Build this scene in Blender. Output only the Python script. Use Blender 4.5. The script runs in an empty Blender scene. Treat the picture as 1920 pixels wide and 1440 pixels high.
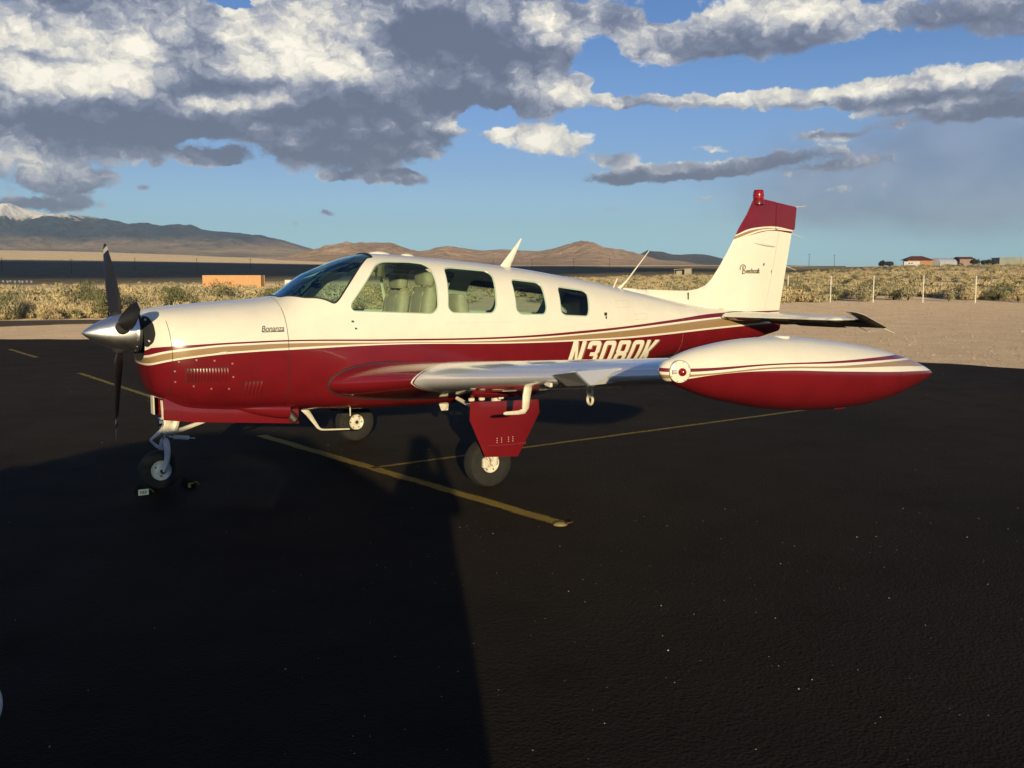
import bpy, math, random
import numpy as np
from mathutils import Vector, Matrix
from mathutils.geometry import delaunay_2d_cdt

random.seed(7)
rng = np.random.default_rng(7)
PI = math.pi
scene = bpy.context.scene
COL = scene.collection

# ------------------------------------------------------------------ camera
CAM_H = 1.891
cam_data = bpy.data.cameras.new('camera')
cam = bpy.data.objects.new('camera', cam_data)
COL.objects.link(cam)
cam.location = (0, 0, CAM_H)
cam.rotation_euler = (PI / 2 - math.atan(212.0 / 1900.0), 0, 0)
cam_data.sensor_width = 36
cam_data.lens = 36 * 1900.0 / 1920.0
cam_data.clip_start = 0.05
cam_data.clip_end = 60000
scene.camera = cam

# ------------------------------------------------------------------ light
SUN_EL, SUN_AZ = math.radians(9.3), math.radians(-6.0)     # the light travels towards azimuth -6 deg from +Y
sd = Vector((math.sin(SUN_AZ) * math.cos(SUN_EL), math.cos(SUN_AZ) * math.cos(SUN_EL), -math.sin(SUN_EL)))
sun_data = bpy.data.lights.new('sun', 'SUN')
sun_data.energy = 4.9
sun_data.angle = math.radians(0.5)
sun_data.color = (1.0, 0.80, 0.48)
sun = bpy.data.objects.new('sun', sun_data)
sun.rotation_euler = sd.to_track_quat('-Z', 'Y').to_euler()
sun.location = (0, -20, 20)
COL.objects.link(sun)

scene.view_settings.view_transform = 'Standard'
scene.view_settings.look = 'None'
scene.view_settings.gamma = 1.0
scene.view_settings.exposure = 0.22
scene.view_settings.use_curve_mapping = False


# ------------------------------------------------------------------ node helpers
class NT:
    def __init__(self, nt):
        self.nt = nt

    def n(self, typ, **kw):
        nd = self.nt.nodes.new(typ)
        for k, v in kw.items():
            setattr(nd, k, v)
        return nd

    def put(self, sock, v):
        if isinstance(v, bpy.types.NodeSocket):
            self.nt.links.new(v, sock)
        elif v is not None:
            if sock.type in ('RGBA',) and isinstance(v, (tuple, list)) and len(v) == 3:
                v = (*v, 1)
            sock.default_value = v

    def m(self, op, a, b=None, c=None, clamp=False):
        nd = self.n('ShaderNodeMath', operation=op, use_clamp=clamp)
        for i, v in enumerate((a, b, c)):
            if v is not None:
                self.put(nd.inputs[i], v)
        return nd.outputs[0]

    def v(self, op, a, b=None, scale=None):
        nd = self.n('ShaderNodeVectorMath', operation=op)
        self.put(nd.inputs[0], a)
        if b is not None:
            self.put(nd.inputs[1], b)
        if scale is not None:
            self.put(nd.inputs['Scale'], scale)
        return nd.outputs['Value'] if op in ('DOT_PRODUCT', 'LENGTH') else nd.outputs[0]

    def mix(self, f, a, b, typ='MIX'):
        nd = self.n('ShaderNodeMix', data_type='RGBA', blend_type=typ)
        self.put(nd.inputs[0], f)
        self.put(nd.inputs[6], a)
        self.put(nd.inputs[7], b)
        return nd.outputs[2]

    def ramp(self, f, stops, interp='LINEAR'):
        nd = self.n('ShaderNodeValToRGB')
        cr = nd.color_ramp
        cr.interpolation = interp
        while len(cr.elements) < len(stops):
            cr.elements.new(0.5)
        for e, (p, c) in zip(cr.elements, stops):
            e.position = p
            e.color = (*c, 1) if len(c) == 3 else c
        self.put(nd.inputs[0], f)
        return nd.outputs[0]

    def sstep(self, x, lo, hi):
        nd = self.n('ShaderNodeMapRange', interpolation_type='SMOOTHSTEP')
        self.put(nd.inputs[0], x)
        nd.inputs[1].default_value = lo
        nd.inputs[2].default_value = hi
        return nd.outputs[0]

    def noise(self, vec, scale, detail=4, rough=0.5, out=0, dist=0.0):
        nd = self.n('ShaderNodeTexNoise')
        if vec is not None:
            self.put(nd.inputs['Vector'], vec)
        nd.inputs['Scale'].default_value = scale
        nd.inputs['Detail'].default_value = detail
        nd.inputs['Roughness'].default_value = rough
        nd.inputs['Distortion'].default_value = dist
        return nd.outputs[out]

    def voro(self, vec, scale, feature='F1', out=0, rnd=1.0):
        nd = self.n('ShaderNodeTexVoronoi', feature=feature)
        self.put(nd.inputs['Vector'], vec)
        nd.inputs['Scale'].default_value = scale
        nd.inputs['Randomness'].default_value = rnd
        return nd.outputs[out]

    def bump(self, h, strength, dist=0.02):
        nd = self.n('ShaderNodeBump')
        nd.inputs['Strength'].default_value = strength
        nd.inputs['Distance'].default_value = dist
        self.put(nd.inputs['Height'], h)
        return nd.outputs[0]


def dir_azel(u, v):
    """direction (azimuth, elevation in degrees) of a point of the sky"""
    p = math.atan(212.0 / 1900.0)
    x, y = (u - 960) / 1900.0, -(v - 720) / 1900.0
    d = Vector((x, math.cos(p) + y * math.sin(p), -math.sin(p) + y * math.cos(p))).normalized()
    return math.degrees(math.atan2(d.x, d.y)), math.degrees(math.asin(d.z))


# ------------------------------------------------------------------ sky
world = bpy.data.worlds.new('World')
scene.world = world
world.use_nodes = True
W = NT(world.node_tree)
W.nt.nodes.clear()
SKY_STRENGTH = 0.085
sky = W.n('ShaderNodeTexSky', sky_type='NISHITA')
sky.sun_disc = False
sky.sun_elevation = SUN_EL
sky.sun_rotation = math.radians(174.0)
sky.altitude = 700
sky.air_density = 1.0
sky.dust_density = 0.2
sky.ozone_density = 1.5

TINT = [(0, (0.518, 1.0, 2.122)), (0.0278, (0.516, 0.992, 2.084)), (0.0771, (0.571, 0.93, 1.607)), (0.1357, (0.603, 0.845, 1.384)), (0.1841, (0.577, 0.745, 1.221)), (0.3536, (0.558, 0.743, 1.204)), (0.3993, (0.494, 0.694, 1.144))]
# cumulus layout: centre, half sizes (in 1/33 degree), tilt, amount
CLOUDS = [
    (120, 100, 300, 125, 0, 1.3), (420, 60, 190, 80, 0, 1.0), (560, 120, 260, 95, 0, 1.25), (800, 90, 260, 110, 0, 1.3),
    (300, 200, 300, 62, 4, 1.15), (230, 245, 130, 38, 0, 0.9), (620, 225, 170, 60, 0, 0.9), (640, 285, 150, 38, 0, 1.15),
    (790, 240, 80, 26, 0, .7), (940, 190, 150, 34, -4, 1.0), (1010, 50, 200, 60, 0, 1.1), (30, 205, 110, 45, 0, .8),
    (700, 180, 200, 36, 4, .8), (830, 285, 26, 18, 30, .45),
    (405, 296, 56, 15, 5, 1.35), (740, 336, 78, 13, -4, 1.3), (70, 325, 130, 36, 0, 1.0), (170, 340, 60, 22, 0, .5), (10, 255, 60, 8, 0, .4),
    (925, 247, 56, 15, 0, 1.2), (1035, 268, 72, 30, 0, 1.15), (1150, 297, 44, 14, 0, 1.1), (1060, 165, 50, 24, 0, .8),
    (1240, 80, 95, 34, -8, 1.05), (1390, 45, 150, 46, 0, 1.15), (1560, 25, 110, 40, -10, .95), (1470, 70, 90, 30, 0, .7), (1840, 22, 130, 38, -6, 1.2),
    (1280, 186, 150, 14, 2, 1.05), (1540, 182, 170, 20, 0, 1.15), (1740, 158, 130, 24, 9, 1.1), (1890, 148, 90, 26, 8, 1.1),
    (1700, 205, 120, 9, 4, .9), (1880, 200, 110, 22, 0, .9), (1190, 330, 110, 20, 3, .85), (1320, 318, 170, 16, 5, .85), (1460, 295, 130, 14, 9, .75), (1360, 276, 70, 9, 3, .75),
    (1520, 255, 80, 9, 0, .75), (1720, 228, 150, 15, 5, .85), (1600, 300, 120, 14, 6, .7), (1560, 322, 130, 12, 5, .6),
    (1095, 150, 26, 14, 40, .9), (1150, 190, 34, 9, 0, .9), (618, 399, 19, 6, 0, 1.1), (555, 420, 10, 4, 0, .8), (1320, 372, 30, 6, 12, .8), (625, 333, 26, 7, 0, 1.1), (300, 310, 14, 13, 0, .75), (272, 350, 12, 7, 0, .8),
    (430, 0, 45, 16, 0, -1.6), (905, 222, 60, 26, 5, -1.3), (440, 280, 70, 16, 0, -.75), (1120, 105, 45, 42, 20, -1.1), (1110, 215, 60, 18, 0, -.8), (560, 255, 40, 14, 0, -.5), (1260, 15, 40, 25, 0, -.8), (725, 235, 50, 14, 0, -.5), (860, 320, 60, 20, 0, -.6), (800, 8, 40, 10, 0, -.6), (330, 265, 40, 10, 0, -.5),
    (95, 384, 100, 14, 0, 1.15), (1790, 470, 80, 7, 0, .75), (1160, 392, 30, 5, 0, .75), (1610, 352, 70, 7, 4, .75),
]
# brightness of the cloud faces: + sunlit heaps, - shaded bases
LIGHT = [
    (60, 120, 130, 60, 0, .9), (235, 85, 80, 60, 0, 1.4), (190, 150, 130, 22, 0, .9), (480, 80, 100, 60, 0, 1.3), (590, 130, 150, 45, 8, 1.1), (690, 140, 70, 22, 0, .8),
    (480, 186, 95, 15, 6, 1.6), (390, 212, 70, 16, 0, 1.1), (980, 20, 90, 36, 0, 1.0), (1060, 60, 60, 26, 0, 1.0), (1045, 165, 70, 24, 0, 1.1), (1030, 258, 90, 34, 0, 1.2), (900, 242, 60, 14, 0, .9),
    (1240, 75, 90, 32, 0, 1.0), (1370, 22, 90, 26, 0, .9), (1480, 25, 80, 22, 0, .9), (1590, 15, 80, 26, 0, .7), (1850, 10, 30, 10, 0, .8),
    (1280, 182, 170, 10, 2, .9), (1540, 172, 200, 14, 0, .9), (1760, 142, 120, 12, 9, .9), (1890, 134, 90, 12, 8, .9), (1700, 202, 110, 7, 4, .9), (1250, 302, 200, 9, 6, .6), (1440, 285, 130, 8, 9, .5), (730, 336, 45, 9, 0, .8), (60, 302, 80, 16, 0, 1.0), (70, 60, 120, 40, 0, .5), (640, 60, 90, 50, 0, .6), (760, 150, 70, 26, 20, .7), (250, 185, 200, 16, 0, .5), (195, 335, 26, 8, 0, .6),
    (50, 40, 140, 20, 0, -.35), (300, 15, 160, 22, 0, -.35), (100, 95, 60, 20, 0, -.4), (350, 105, 60, 40, 0, -.3), (420, 145, 80, 40, 0, -.8), (560, 168, 200, 18, 2, -1.0), (280, 225, 230, 40, 3, -1.2), (230, 255, 110, 26, 0, -1.0),
    (800, 55, 90, 40, 8, -1.0), (900, 95, 150, 45, 3, -1.2), (740, 195, 170, 20, 4, -1.0), (660, 285, 150, 40, 0, -1.2), (500, 205, 25, 20, 0, -.4), (940, 200, 130, 20, -4, -1.0), (405, 294, 60, 16, 0, -1.2), (770, 327, 60, 6, 0, -1.0), (80, 350, 130, 18, 0, -.35),
    (1040, 100, 90, 16, 0, -.6), (1410, 85, 130, 20, -4, -1.0), (1330, 55, 50, 16, 0, -.4), (1840, 38, 120, 26, -6, -1.1), (1560, 198, 120, 9, 0, -.6), (1880, 205, 110, 20, 0, -1.0), (1800, 180, 90, 10, 5, -.6), (1200, 342, 140, 13, 3, -.9), (1380, 322, 120, 10, 6, -.8),
    (1640, 310, 200, 30, 4, -.8), (1700, 238, 160, 12, 4, -.6), (618, 402, 30, 8, 0, -.3), (740, 342, 70, 5, -4, -.4), (80, 388, 110, 14, 0, -.9),
]
VEIL = [(1740, 300, 270, 62, 5, .95), (1900, 260, 140, 60, 0, .55), (1720, 380, 230, 50, -3, .75), (1860, 350, 130, 60, 0, .5), (1500, 400, 120, 22, 0, .25)]


def blob_group(name, blobs):
    g = bpy.data.node_groups.new(name, 'ShaderNodeTree')
    g.interface.new_socket('Vector', in_out='INPUT', socket_type='NodeSocketVector')
    g.interface.new_socket('Value', in_out='OUTPUT', socket_type='NodeSocketFloat')
    G = NT(g)
    gi = G.n('NodeGroupInput')
    go = G.n('NodeGroupOutput')
    acc = None
    for (u, v, ru, rv, rot, amp) in blobs:
        az, el = dir_azel(u, v)
        mp = G.n('ShaderNodeMapping', vector_type='TEXTURE')
        mp.inputs['Location'].default_value = (az, el, 0)
        mp.inputs['Rotation'].default_value = (0, 0, math.radians(rot))
        mp.inputs['Scale'].default_value = (ru * .0302, rv * .0302, 1)
        if acc is None:
            G.put(mp.inputs['Vector'], gi.outputs[0])
        else:                                   # a chain, so that the blobs are worked out one after the other
            ma = G.n('ShaderNodeVectorMath', operation='MULTIPLY_ADD')
            G.put(ma.inputs[0], acc)
            ma.inputs[1].default_value = (1e-9, 1e-9, 1e-9)
            G.put(ma.inputs[2], gi.outputs[0])
            G.put(mp.inputs['Vector'], ma.outputs[0])
        d2 = G.v('DOT_PRODUCT', mp.outputs[0], mp.outputs[0])
        e = G.m('EXPONENT', G.m('MULTIPLY', G.m('POWER', d2, 1.6), -0.62))
        acc = G.m('MULTIPLY', e, amp) if acc is None else G.m('ADD', acc, G.m('MULTIPLY', e, amp))
    G.put(go.inputs[0], acc)
    return g


tc = W.n('ShaderNodeTexCoord')
sep = W.n('ShaderNodeSeparateXYZ')
W.put(sep.inputs[0], W.v('NORMALIZE', tc.outputs['Generated']))
az = W.m('MULTIPLY', W.m('ARCTAN2', sep.outputs[0], sep.outputs[1]), 180 / PI)
el = W.m('MULTIPLY', W.m('ARCSINE', sep.outputs[2]), 180 / PI)
cmb = W.n('ShaderNodeCombineXYZ')
W.put(cmb.inputs[0], az)
W.put(cmb.inputs[1], el)
P0 = cmb.outputs[0]
PN = W.v('MULTIPLY', P0, (1.0, 1.35, 1.0))            # noise space: heaps lie flatter near the horizon
wv = W.v('SUBTRACT', W.noise(PN, 0.16, 3, .55, out=1), (.5, .5, .5))
wv2 = W.v('SUBTRACT', W.noise(PN, 0.7, 4, .6, out=1), (.5, .5, .5))
P1 = W.v('ADD', P0, W.v('MULTIPLY', wv, (1.5, .8, 0)))
P1 = W.v('ADD', P1, W.v('MULTIPLY', wv2, (1.3, .9, 0)))
gC = blob_group('cloud_cover', CLOUDS)
gL = blob_group('cloud_light', LIGHT)
gV = blob_group('rain_veil', VEIL)


def grp(g, vec):
    nd = W.n('ShaderNodeGroup', node_tree=g)
    W.put(nd.inputs[0], vec)
    return nd.outputs[0]


fb = W.noise(PN, 0.36, 6, .54)
fb_up = W.noise(W.v('ADD', PN, (0.25, 1.0, 0)), 0.36, 5, .54)
PB = W.v('ADD', PN, W.v('MULTIPLY', wv2, (2.2, 2.2, 0)))


def billow(vec):
    nd = W.n('ShaderNodeTexVoronoi', feature='F1')
    W.put(nd.inputs['Vector'], vec)
    nd.inputs['Scale'].default_value = .62
    nd.inputs['Detail'].default_value = 2.5
    nd.inputs['Roughness'].default_value = .55
    nd.inputs['Lacunarity'].default_value = 2.3
    return W.m('SUBTRACT', 1.0, nd.outputs[0])


bil = billow(PB)
bil_up = billow(W.v('ADD', PB, (.18, .42, 0)))
big_bil = billow(W.v('MULTIPLY', PB, (.42, .42, 1)))
fine = W.noise(PN, 1.7, 6, .62)
S10 = 0.96 / SKY_STRENGTH
hs = W.n('ShaderNodeHueSaturation')
hs.inputs['Saturation'].default_value = 1.0
hs.inputs['Value'].default_value = 1.0
W.put(hs.inputs['Color'], sky.outputs[0])
# dry clear desert air: less yellow in the band above the horizon
tint = W.ramp(W.m('DIVIDE', el, 30.0), TINT)
skyc = W.mix(1.0, hs.outputs[0], tint, 'MULTIPLY')

# full cloud layout, in the part of the sky that is in view
cov = grp(gC, P1)
D = W.m('ADD', cov, W.m('MULTIPLY', W.m('SUBTRACT', fb, .5), .70))
D = W.m('ADD', D, W.m('MULTIPLY', W.m('SUBTRACT', bil, .5), .55))
D = W.m('ADD', D, W.m('MULTIPLY', W.m('SUBTRACT', fine, .5), .42))
alpha = W.sstep(D, .37, .80)
Lg = grp(gL, P1)
L = W.m('ADD', .745, W.m('MULTIPLY', Lg, .34))
L = W.m('ADD', L, W.m('MULTIPLY', W.m('SUBTRACT', fb, fb_up), .42))
L = W.m('ADD', L, W.m('MULTIPLY', W.m('SUBTRACT', bil, bil_up), .20))
L = W.m('ADD', L, W.m('MULTIPLY', W.m('SUBTRACT', bil, .55), .42))
L = W.m('ADD', L, W.m('MULTIPLY', W.m('SUBTRACT', big_bil, .55), .40))
L = W.m('ADD', L, W.m('MULTIPLY', W.m('SUBTRACT', fine, .5), .14))
L = W.m('ADD', L, W.m('MULTIPLY', W.m('SUBTRACT', 1.0, W.sstep(D, .45, .95)), .16))
L = W.m('MULTIPLY_ADD', L, .85, .06)
CRAMP = [(0.0, (.120, .148, .232)), (.25, (.190, .220, .315)), (.48, (.40, .42, .48)), (.70, (.74, .71, .64)), (.92, (1.0, .94, .80))]
ccol = W.v('SCALE', W.ramp(L, CRAMP), scale=S10)
veil = W.m('MULTIPLY', W.m('MINIMUM', grp(gV, P1), 1.0), .74)
c1 = W.mix(veil, skyc, W.v('SCALE', W.mix(W.sstep(fb, .3, .7), (.165, .215, .345), (.245, .295, .42)), scale=S10))
thin = W.m('MULTIPLY', alpha, W.sstep(el, .2, 2.2))
bg = W.n('ShaderNodeBackground')
bg.inputs['Strength'].default_value = SKY_STRENGTH
W.put(bg.inputs['Color'], W.mix(thin, c1, ccol))

# the rest of the sky carries simpler heaps, kept darker to weaken the fill light
rf = W.noise(PN, 0.085, 5, .60)
ra = W.m('MULTIPLY', W.sstep(rf, .50, .62), W.sstep(el, 1.5, 6))
rc = W.v('SCALE', W.ramp(W.m('MULTIPLY', W.sstep(rf, .80, .48), .50), CRAMP), scale=S10)
bg2 = W.n('ShaderNodeBackground')
bg2.inputs['Strength'].default_value = SKY_STRENGTH
W.put(bg2.inputs['Color'], W.mix(ra, skyc, rc))

inside = W.m('MULTIPLY', W.sstep(W.m('ABSOLUTE', az), 40, 30), W.m('MULTIPLY', W.sstep(el, 21, 16.5), W.sstep(el, -1.0, -.4)))
ms = W.n('ShaderNodeMixShader')
W.put(ms.inputs[0], inside)
W.put(ms.inputs[1], bg2.outputs[0])
W.put(ms.inputs[2], bg.outputs[0])
world.cycles.sampling_method = 'MANUAL'
world.cycles.sample_map_resolution = 512
wo = W.n('ShaderNodeOutputWorld')
W.put(wo.inputs['Surface'], ms.outputs[0])


# ------------------------------------------------------------------ object helpers
def link(o, parent=None):
    COL.objects.link(o)
    if parent is not None:
        o.parent = parent
    return o


def tag(o, label=None, cat=None, group=None, kind=None):
    if label:
        o['label'] = label
    if cat:
        o['category'] = cat
    if group:
        o['group'] = group
    if kind:
        o['kind'] = kind
    return o


def empty(name, loc=(0, 0, 0), rz=0.0):
    o = bpy.data.objects.new(name, None)
    o.empty_display_size = .2
    o.location = loc
    o.rotation_euler = (0, 0, rz)
    return link(o)


def copy_tree(o, parent=None):
    c = o.copy()
    link(c)
    if parent is not None:
        c.parent = parent
    for ch in [x for x in bpy.data.objects if x.parent == o]:
        copy_tree(ch, c)
    return c


class MB:
    """collects shapes that become ONE mesh"""

    def __init__(self):
        self.v, self.f, self.mi = [], [], []

    def add(self, verts, faces, mi=0):
        o = len(self.v)
        self.v += [tuple(p) for p in verts]
        self.f += [tuple(i + o for i in f) for f in faces]
        self.mi += [mi] * len(faces)
        return self

    def box(self, c, size, rz=0.0, mi=0, bev=0.0, M=None):
        hx, hy, hz = size[0] / 2, size[1] / 2, size[2] / 2
        if bev <= 0:
            vs = [Vector((x, y, z)) for x in (-hx, hx) for y in (-hy, hy) for z in (-hz, hz)]
            fs = [(0, 1, 3, 2), (4, 6, 7, 5), (0, 4, 5, 1), (2, 3, 7, 6), (0, 2, 6, 4), (1, 5, 7, 3)]
        else:
            b = min(bev, hx * .9, hy * .9, hz * .9)
            ring = []
            for (z, ins) in ((-hz, b), (-hz + b, 0), (hz - b, 0), (hz, b)):
                x, y = hx - ins, hy - ins
                k = b if ins == 0 else b * .6
                ring.append([(-x + k, -y, z), (x - k, -y, z), (x, -y + k, z), (x, y - k, z), (x - k, y, z), (-x + k, y, z), (-x, y - k, z), (-x, -y + k, z)])
            vs = [Vector(p) for r in ring for p in r]
            fs = []
            for i in range(3):
                for j in range(8):
                    fs.append((i * 8 + j, i * 8 + (j + 1) % 8, (i + 1) * 8 + (j + 1) % 8, (i + 1) * 8 + j))
            fs += [tuple(range(7, -1, -1)), tuple(range(24, 32))]
        R = Matrix.Rotation(rz, 3, 'Z') if M is None else M
        return self.add([R @ p + Vector(c) for p in vs], fs, mi)

    def tube(self, pts, rad, n=8, mi=0, closed=False, flat=1.0):
        pts = [Vector(p) for p in pts]
        if not hasattr(rad, '__len__'):
            rad = [rad] * len(pts)
        vs, fs = [], []
        up0 = None
        N = len(pts)
        for i, p in enumerate(pts):
            a = pts[(i - 1) % N] if (closed or i > 0) else p
            b = pts[(i + 1) % N] if (closed or i < N - 1) else p
            d = (b - a)
            d = d.normalized() if d.length > 1e-9 else Vector((0, 0, 1))
            if up0 is None:
                up0 = Vector((0, 0, 1)) if abs(d.z) < .9 else Vector((1, 0, 0))
            x = d.cross(up0)
            x = x.normalized() if x.length > 1e-6 else d.orthogonal().normalized()
            y = x.cross(d).normalized()
            up0 = y
            for k in range(n):
                an = 2 * PI * k / n
                vs.append(p + x * (math.cos(an) * rad[i] * flat) + y * (math.sin(an) * rad[i]))
        for i in range(N if closed else N - 1):
            for k in range(n):
                i2 = (i + 1) % N
                fs.append((i * n + k, i * n + (k + 1) % n, i2 * n + (k + 1) % n, i2 * n + k))
        if not closed:
            fs += [tuple(range(n - 1, -1, -1)), tuple((N - 1) * n + k for k in range(n))]
        return self.add(vs, fs, mi)

    def lathe(self, prof, origin=(0, 0, 0), axis='z', n=24, mi=0, caps=True):
        """prof: (radius, along); axis x, y or z"""
        vs, fs = [], []
        for (r, h) in prof:
            for k in range(n):
                a = 2 * PI * k / n
                c, s = r * math.cos(a), r * math.sin(a)
                p = {'z': (c, s, h), 'x': (h, c, s), 'y': (s, h, c)}[axis]
                vs.append((p[0] + origin[0], p[1] + origin[1], p[2] + origin[2]))
        m = len(prof)
        for i in range(m - 1):
            for k in range(n):
                fs.append((i * n + k, i * n + (k + 1) % n, (i + 1) * n + (k + 1) % n, (i + 1) * n + k))
        if caps and prof[0][0] > 1e-5:
            fs.append(tuple(range(n - 1, -1, -1)))
        if caps and prof[-1][0] > 1e-5:
            fs.append(tuple((m - 1) * n + k for k in range(n)))
        return self.add(vs, fs, mi)

    def loft(self, rings, caps=(True, True), mi=0, closed=True):
        n = len(rings[0])
        vs = [p for r in rings for p in r]
        fs = []
        for i in range(len(rings) - 1):
            for k in range(n if closed else n - 1):
                fs.append((i * n + k, i * n + (k + 1) % n, (i + 1) * n + (k + 1) % n, (i + 1) * n + k))
        if caps[0]:
            fs.append(tuple(range(n - 1, -1, -1)))
        if caps[1]:
            fs.append(tuple((len(rings) - 1) * n + k for k in range(n)))
        return self.add(vs, fs, mi)

    def prism(self, poly, lo, hi, fmap, mi=0):
        """extrude a 2-d polygon between two depths; fmap(u, v, d) -> xyz"""
        n = len(poly)
        vs = [fmap(u, v, lo) for u, v in poly] + [fmap(u, v, hi) for u, v in poly]
        fs = [tuple(range(n - 1, -1, -1)), tuple(range(n, 2 * n))]
        fs += [(k, (k + 1) % n, n + (k + 1) % n, n + k) for k in range(n)]
        return self.add(vs, fs, mi)

    def build(self, name, mats, parent=None, smooth=True, angle=40, recalc=True):
        me = bpy.data.meshes.new(name)
        me.from_pydata(self.v, [], self.f)
        if not isinstance(mats, (list, tuple)):
            mats = [mats]
        for m in mats:
            me.materials.append(m)
        if len(mats) > 1:
            me.polygons.foreach_set('material_index', self.mi)
        me.update()
        if recalc:
            import bmesh
            bm = bmesh.new()
            bm.from_mesh(me)
            bmesh.ops.remove_doubles(bm, verts=bm.verts, dist=1e-5)
            bmesh.ops.recalc_face_normals(bm, faces=bm.faces)
            bm.to_mesh(me)
            bm.free()
        if smooth:
            me.shade_smooth()
            if angle:
                me.set_sharp_from_angle(angle=math.radians(angle))
        o = bpy.data.objects.new(name, me)
        return link(o, parent)


def in_poly(px, py, poly):
    inside = np.zeros(len(px), bool)
    n = len(poly)
    for i in range(n):
        x1, y1 = poly[i]
        x2, y2 = poly[(i + 1) % n]
        c = (y1 > py) != (y2 > py)
        with np.errstate(divide='ignore', invalid='ignore'):
            xi = (x2 - x1) * (py - y1) / (y2 - y1 if y2 != y1 else 1e-12) + x1
        inside ^= c & (px < xi)
    return inside


def chaikin(poly, it=2, closed=True):
    for _ in range(it):
        out = []
        n = len(poly)
        for i in range(n if closed else n - 1):
            a, b = poly[i], poly[(i + 1) % n]
            out.append((a[0] * .75 + b[0] * .25, a[1] * .75 + b[1] * .25))
            out.append((a[0] * .25 + b[0] * .75, a[1] * .25 + b[1] * .75))
        poly = out
    return poly


def subdiv(poly, step):
    out = []
    n = len(poly)
    for i in range(n):
        a, b = poly[i], poly[(i + 1) % n]
        k = max(1, int(math.hypot(b[0] - a[0], b[1] - a[1]) / step))
        for j in range(k):
            t = j / k
            out.append((a[0] + (b[0] - a[0]) * t, a[1] + (b[1] - a[1]) * t))
    return out


def round_poly(poly, step=.03, r=.05):
    """cut the corners of a polygon with arcs of about radius r"""
    out = []
    n = len(poly)
    for i in range(n):
        p, a, b = Vector(poly[i]), Vector(poly[i - 1]), Vector(poly[(i + 1) % n])
        d1, d2 = (a - p), (b - p)
        k = min(r, d1.length * .45, d2.length * .45)
        q1, q2 = p + d1.normalized() * k, p + d2.normalized() * k
        for j in range(5):
            t = j / 4
            q = q1 * (1 - t) ** 2 + p * (2 * t * (1 - t)) + q2 * t * t
            out.append((q.x, q.y))
    return subdiv(out, step)


def cdt(loops, pts, spacing):
    """triangulate points with loops as hard edges -> (verts Nx2, tris)"""
    allp, edges = [], []
    for lp in loops:
        o = len(allp)
        allp += list(lp)
        edges += [(o + i, o + (i + 1) % len(lp)) for i in range(len(lp))]
    lp = np.array(allp)
    pts = np.asarray(pts, float).reshape(-1, 2)
    if len(pts):
        keep = np.ones(len(pts), bool)
        for i in range(0, len(lp), 200):
            d = np.abs(pts[:, None, :] - lp[None, i:i + 200, :])
            keep &= ~((d[..., 0] ** 2 + d[..., 1] ** 2) < (spacing * .45) ** 2).any(1)
        pts = pts[keep]
    vs = [Vector(p) for p in allp] + [Vector(p) for p in pts.tolist()]
    r = delaunay_2d_cdt(vs, edges, [], 0, 1e-7)
    V = np.array([(p.x, p.y) for p in r[0]])
    return V, [tuple(f) for f in r[2]]


def plate(mb, poly, thick, fmap, rim=.1, grid=.05, mi=0):
    """a pillow: outline poly (u, v), half thickness up to thick, thinning to its rim; fmap(u, v, d)"""
    poly = subdiv(poly, grid * .7)
    P = np.array(poly)
    gx = np.arange(P[:, 0].min(), P[:, 0].max(), grid)
    gy = np.arange(P[:, 1].min(), P[:, 1].max(), grid)
    G = np.array([(x, y) for x in gx for y in gy])
    G = G[in_poly(G[:, 0], G[:, 1], poly)] if len(G) else G
    V, T = cdt([poly], G, grid)
    c = np.array([V[list(t)].mean(0) for t in T])
    ok = in_poly(c[:, 0], c[:, 1], poly)
    T = [t for t, k in zip(T, ok) if k]
    A = P
    Bv = np.roll(P, -1, 0) - P
    out = []
    for q in V:
        w = q - A
        t = np.clip((w * Bv).sum(1) / np.maximum((Bv ** 2).sum(1), 1e-12), 0, 1)
        out.append(np.sqrt((((w - Bv * t[:, None])) ** 2).sum(1)).min())
    dist = np.array(out)
    x = np.clip(dist / (rim or 1), 0, 1)
    prof = np.sqrt(np.maximum(1 - (1 - x) ** 2, 0)) if rim else 1.0
    th = np.array([thick(u, v) if callable(thick) else thick for u, v in V]) * prof + .0012
    n = len(V)
    vs = [fmap(u, v, d) for (u, v), d in zip(V, th)] + [fmap(u, v, -d) for (u, v), d in zip(V, th)]
    fs = list(T) + [tuple(i + n for i in reversed(t)) for t in T]
    # join the two skins along the outline
    key = {(round(p[0], 5), round(p[1], 5)): i for i, p in enumerate(V)}
    idx = [key.get((round(p[0], 5), round(p[1], 5))) for p in poly]
    idx = [i for i in idx if i is not None]
    for a, b in zip(idx, idx[1:] + idx[:1]):
        fs.append((a, b, b + n, a + n))
    mb.add(vs, fs, mi)
    return mb


# ------------------------------------------------------------------ materials
def pbr(name, col, rough=.5, metal=0.0, coat=0.0, spec=.5):
    m = bpy.data.materials.new(name)
    m.use_nodes = True
    b = m.node_tree.nodes['Principled BSDF']
    b.inputs['Base Color'].default_value = (*col, 1)
    b.inputs['Roughness'].default_value = rough
    b.inputs['Metallic'].default_value = metal
    b.inputs['Coat Weight'].default_value = coat
    b.inputs['Coat Roughness'].default_value = .04
    b.inputs['Specular IOR Level'].default_value = spec
    return m


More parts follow.
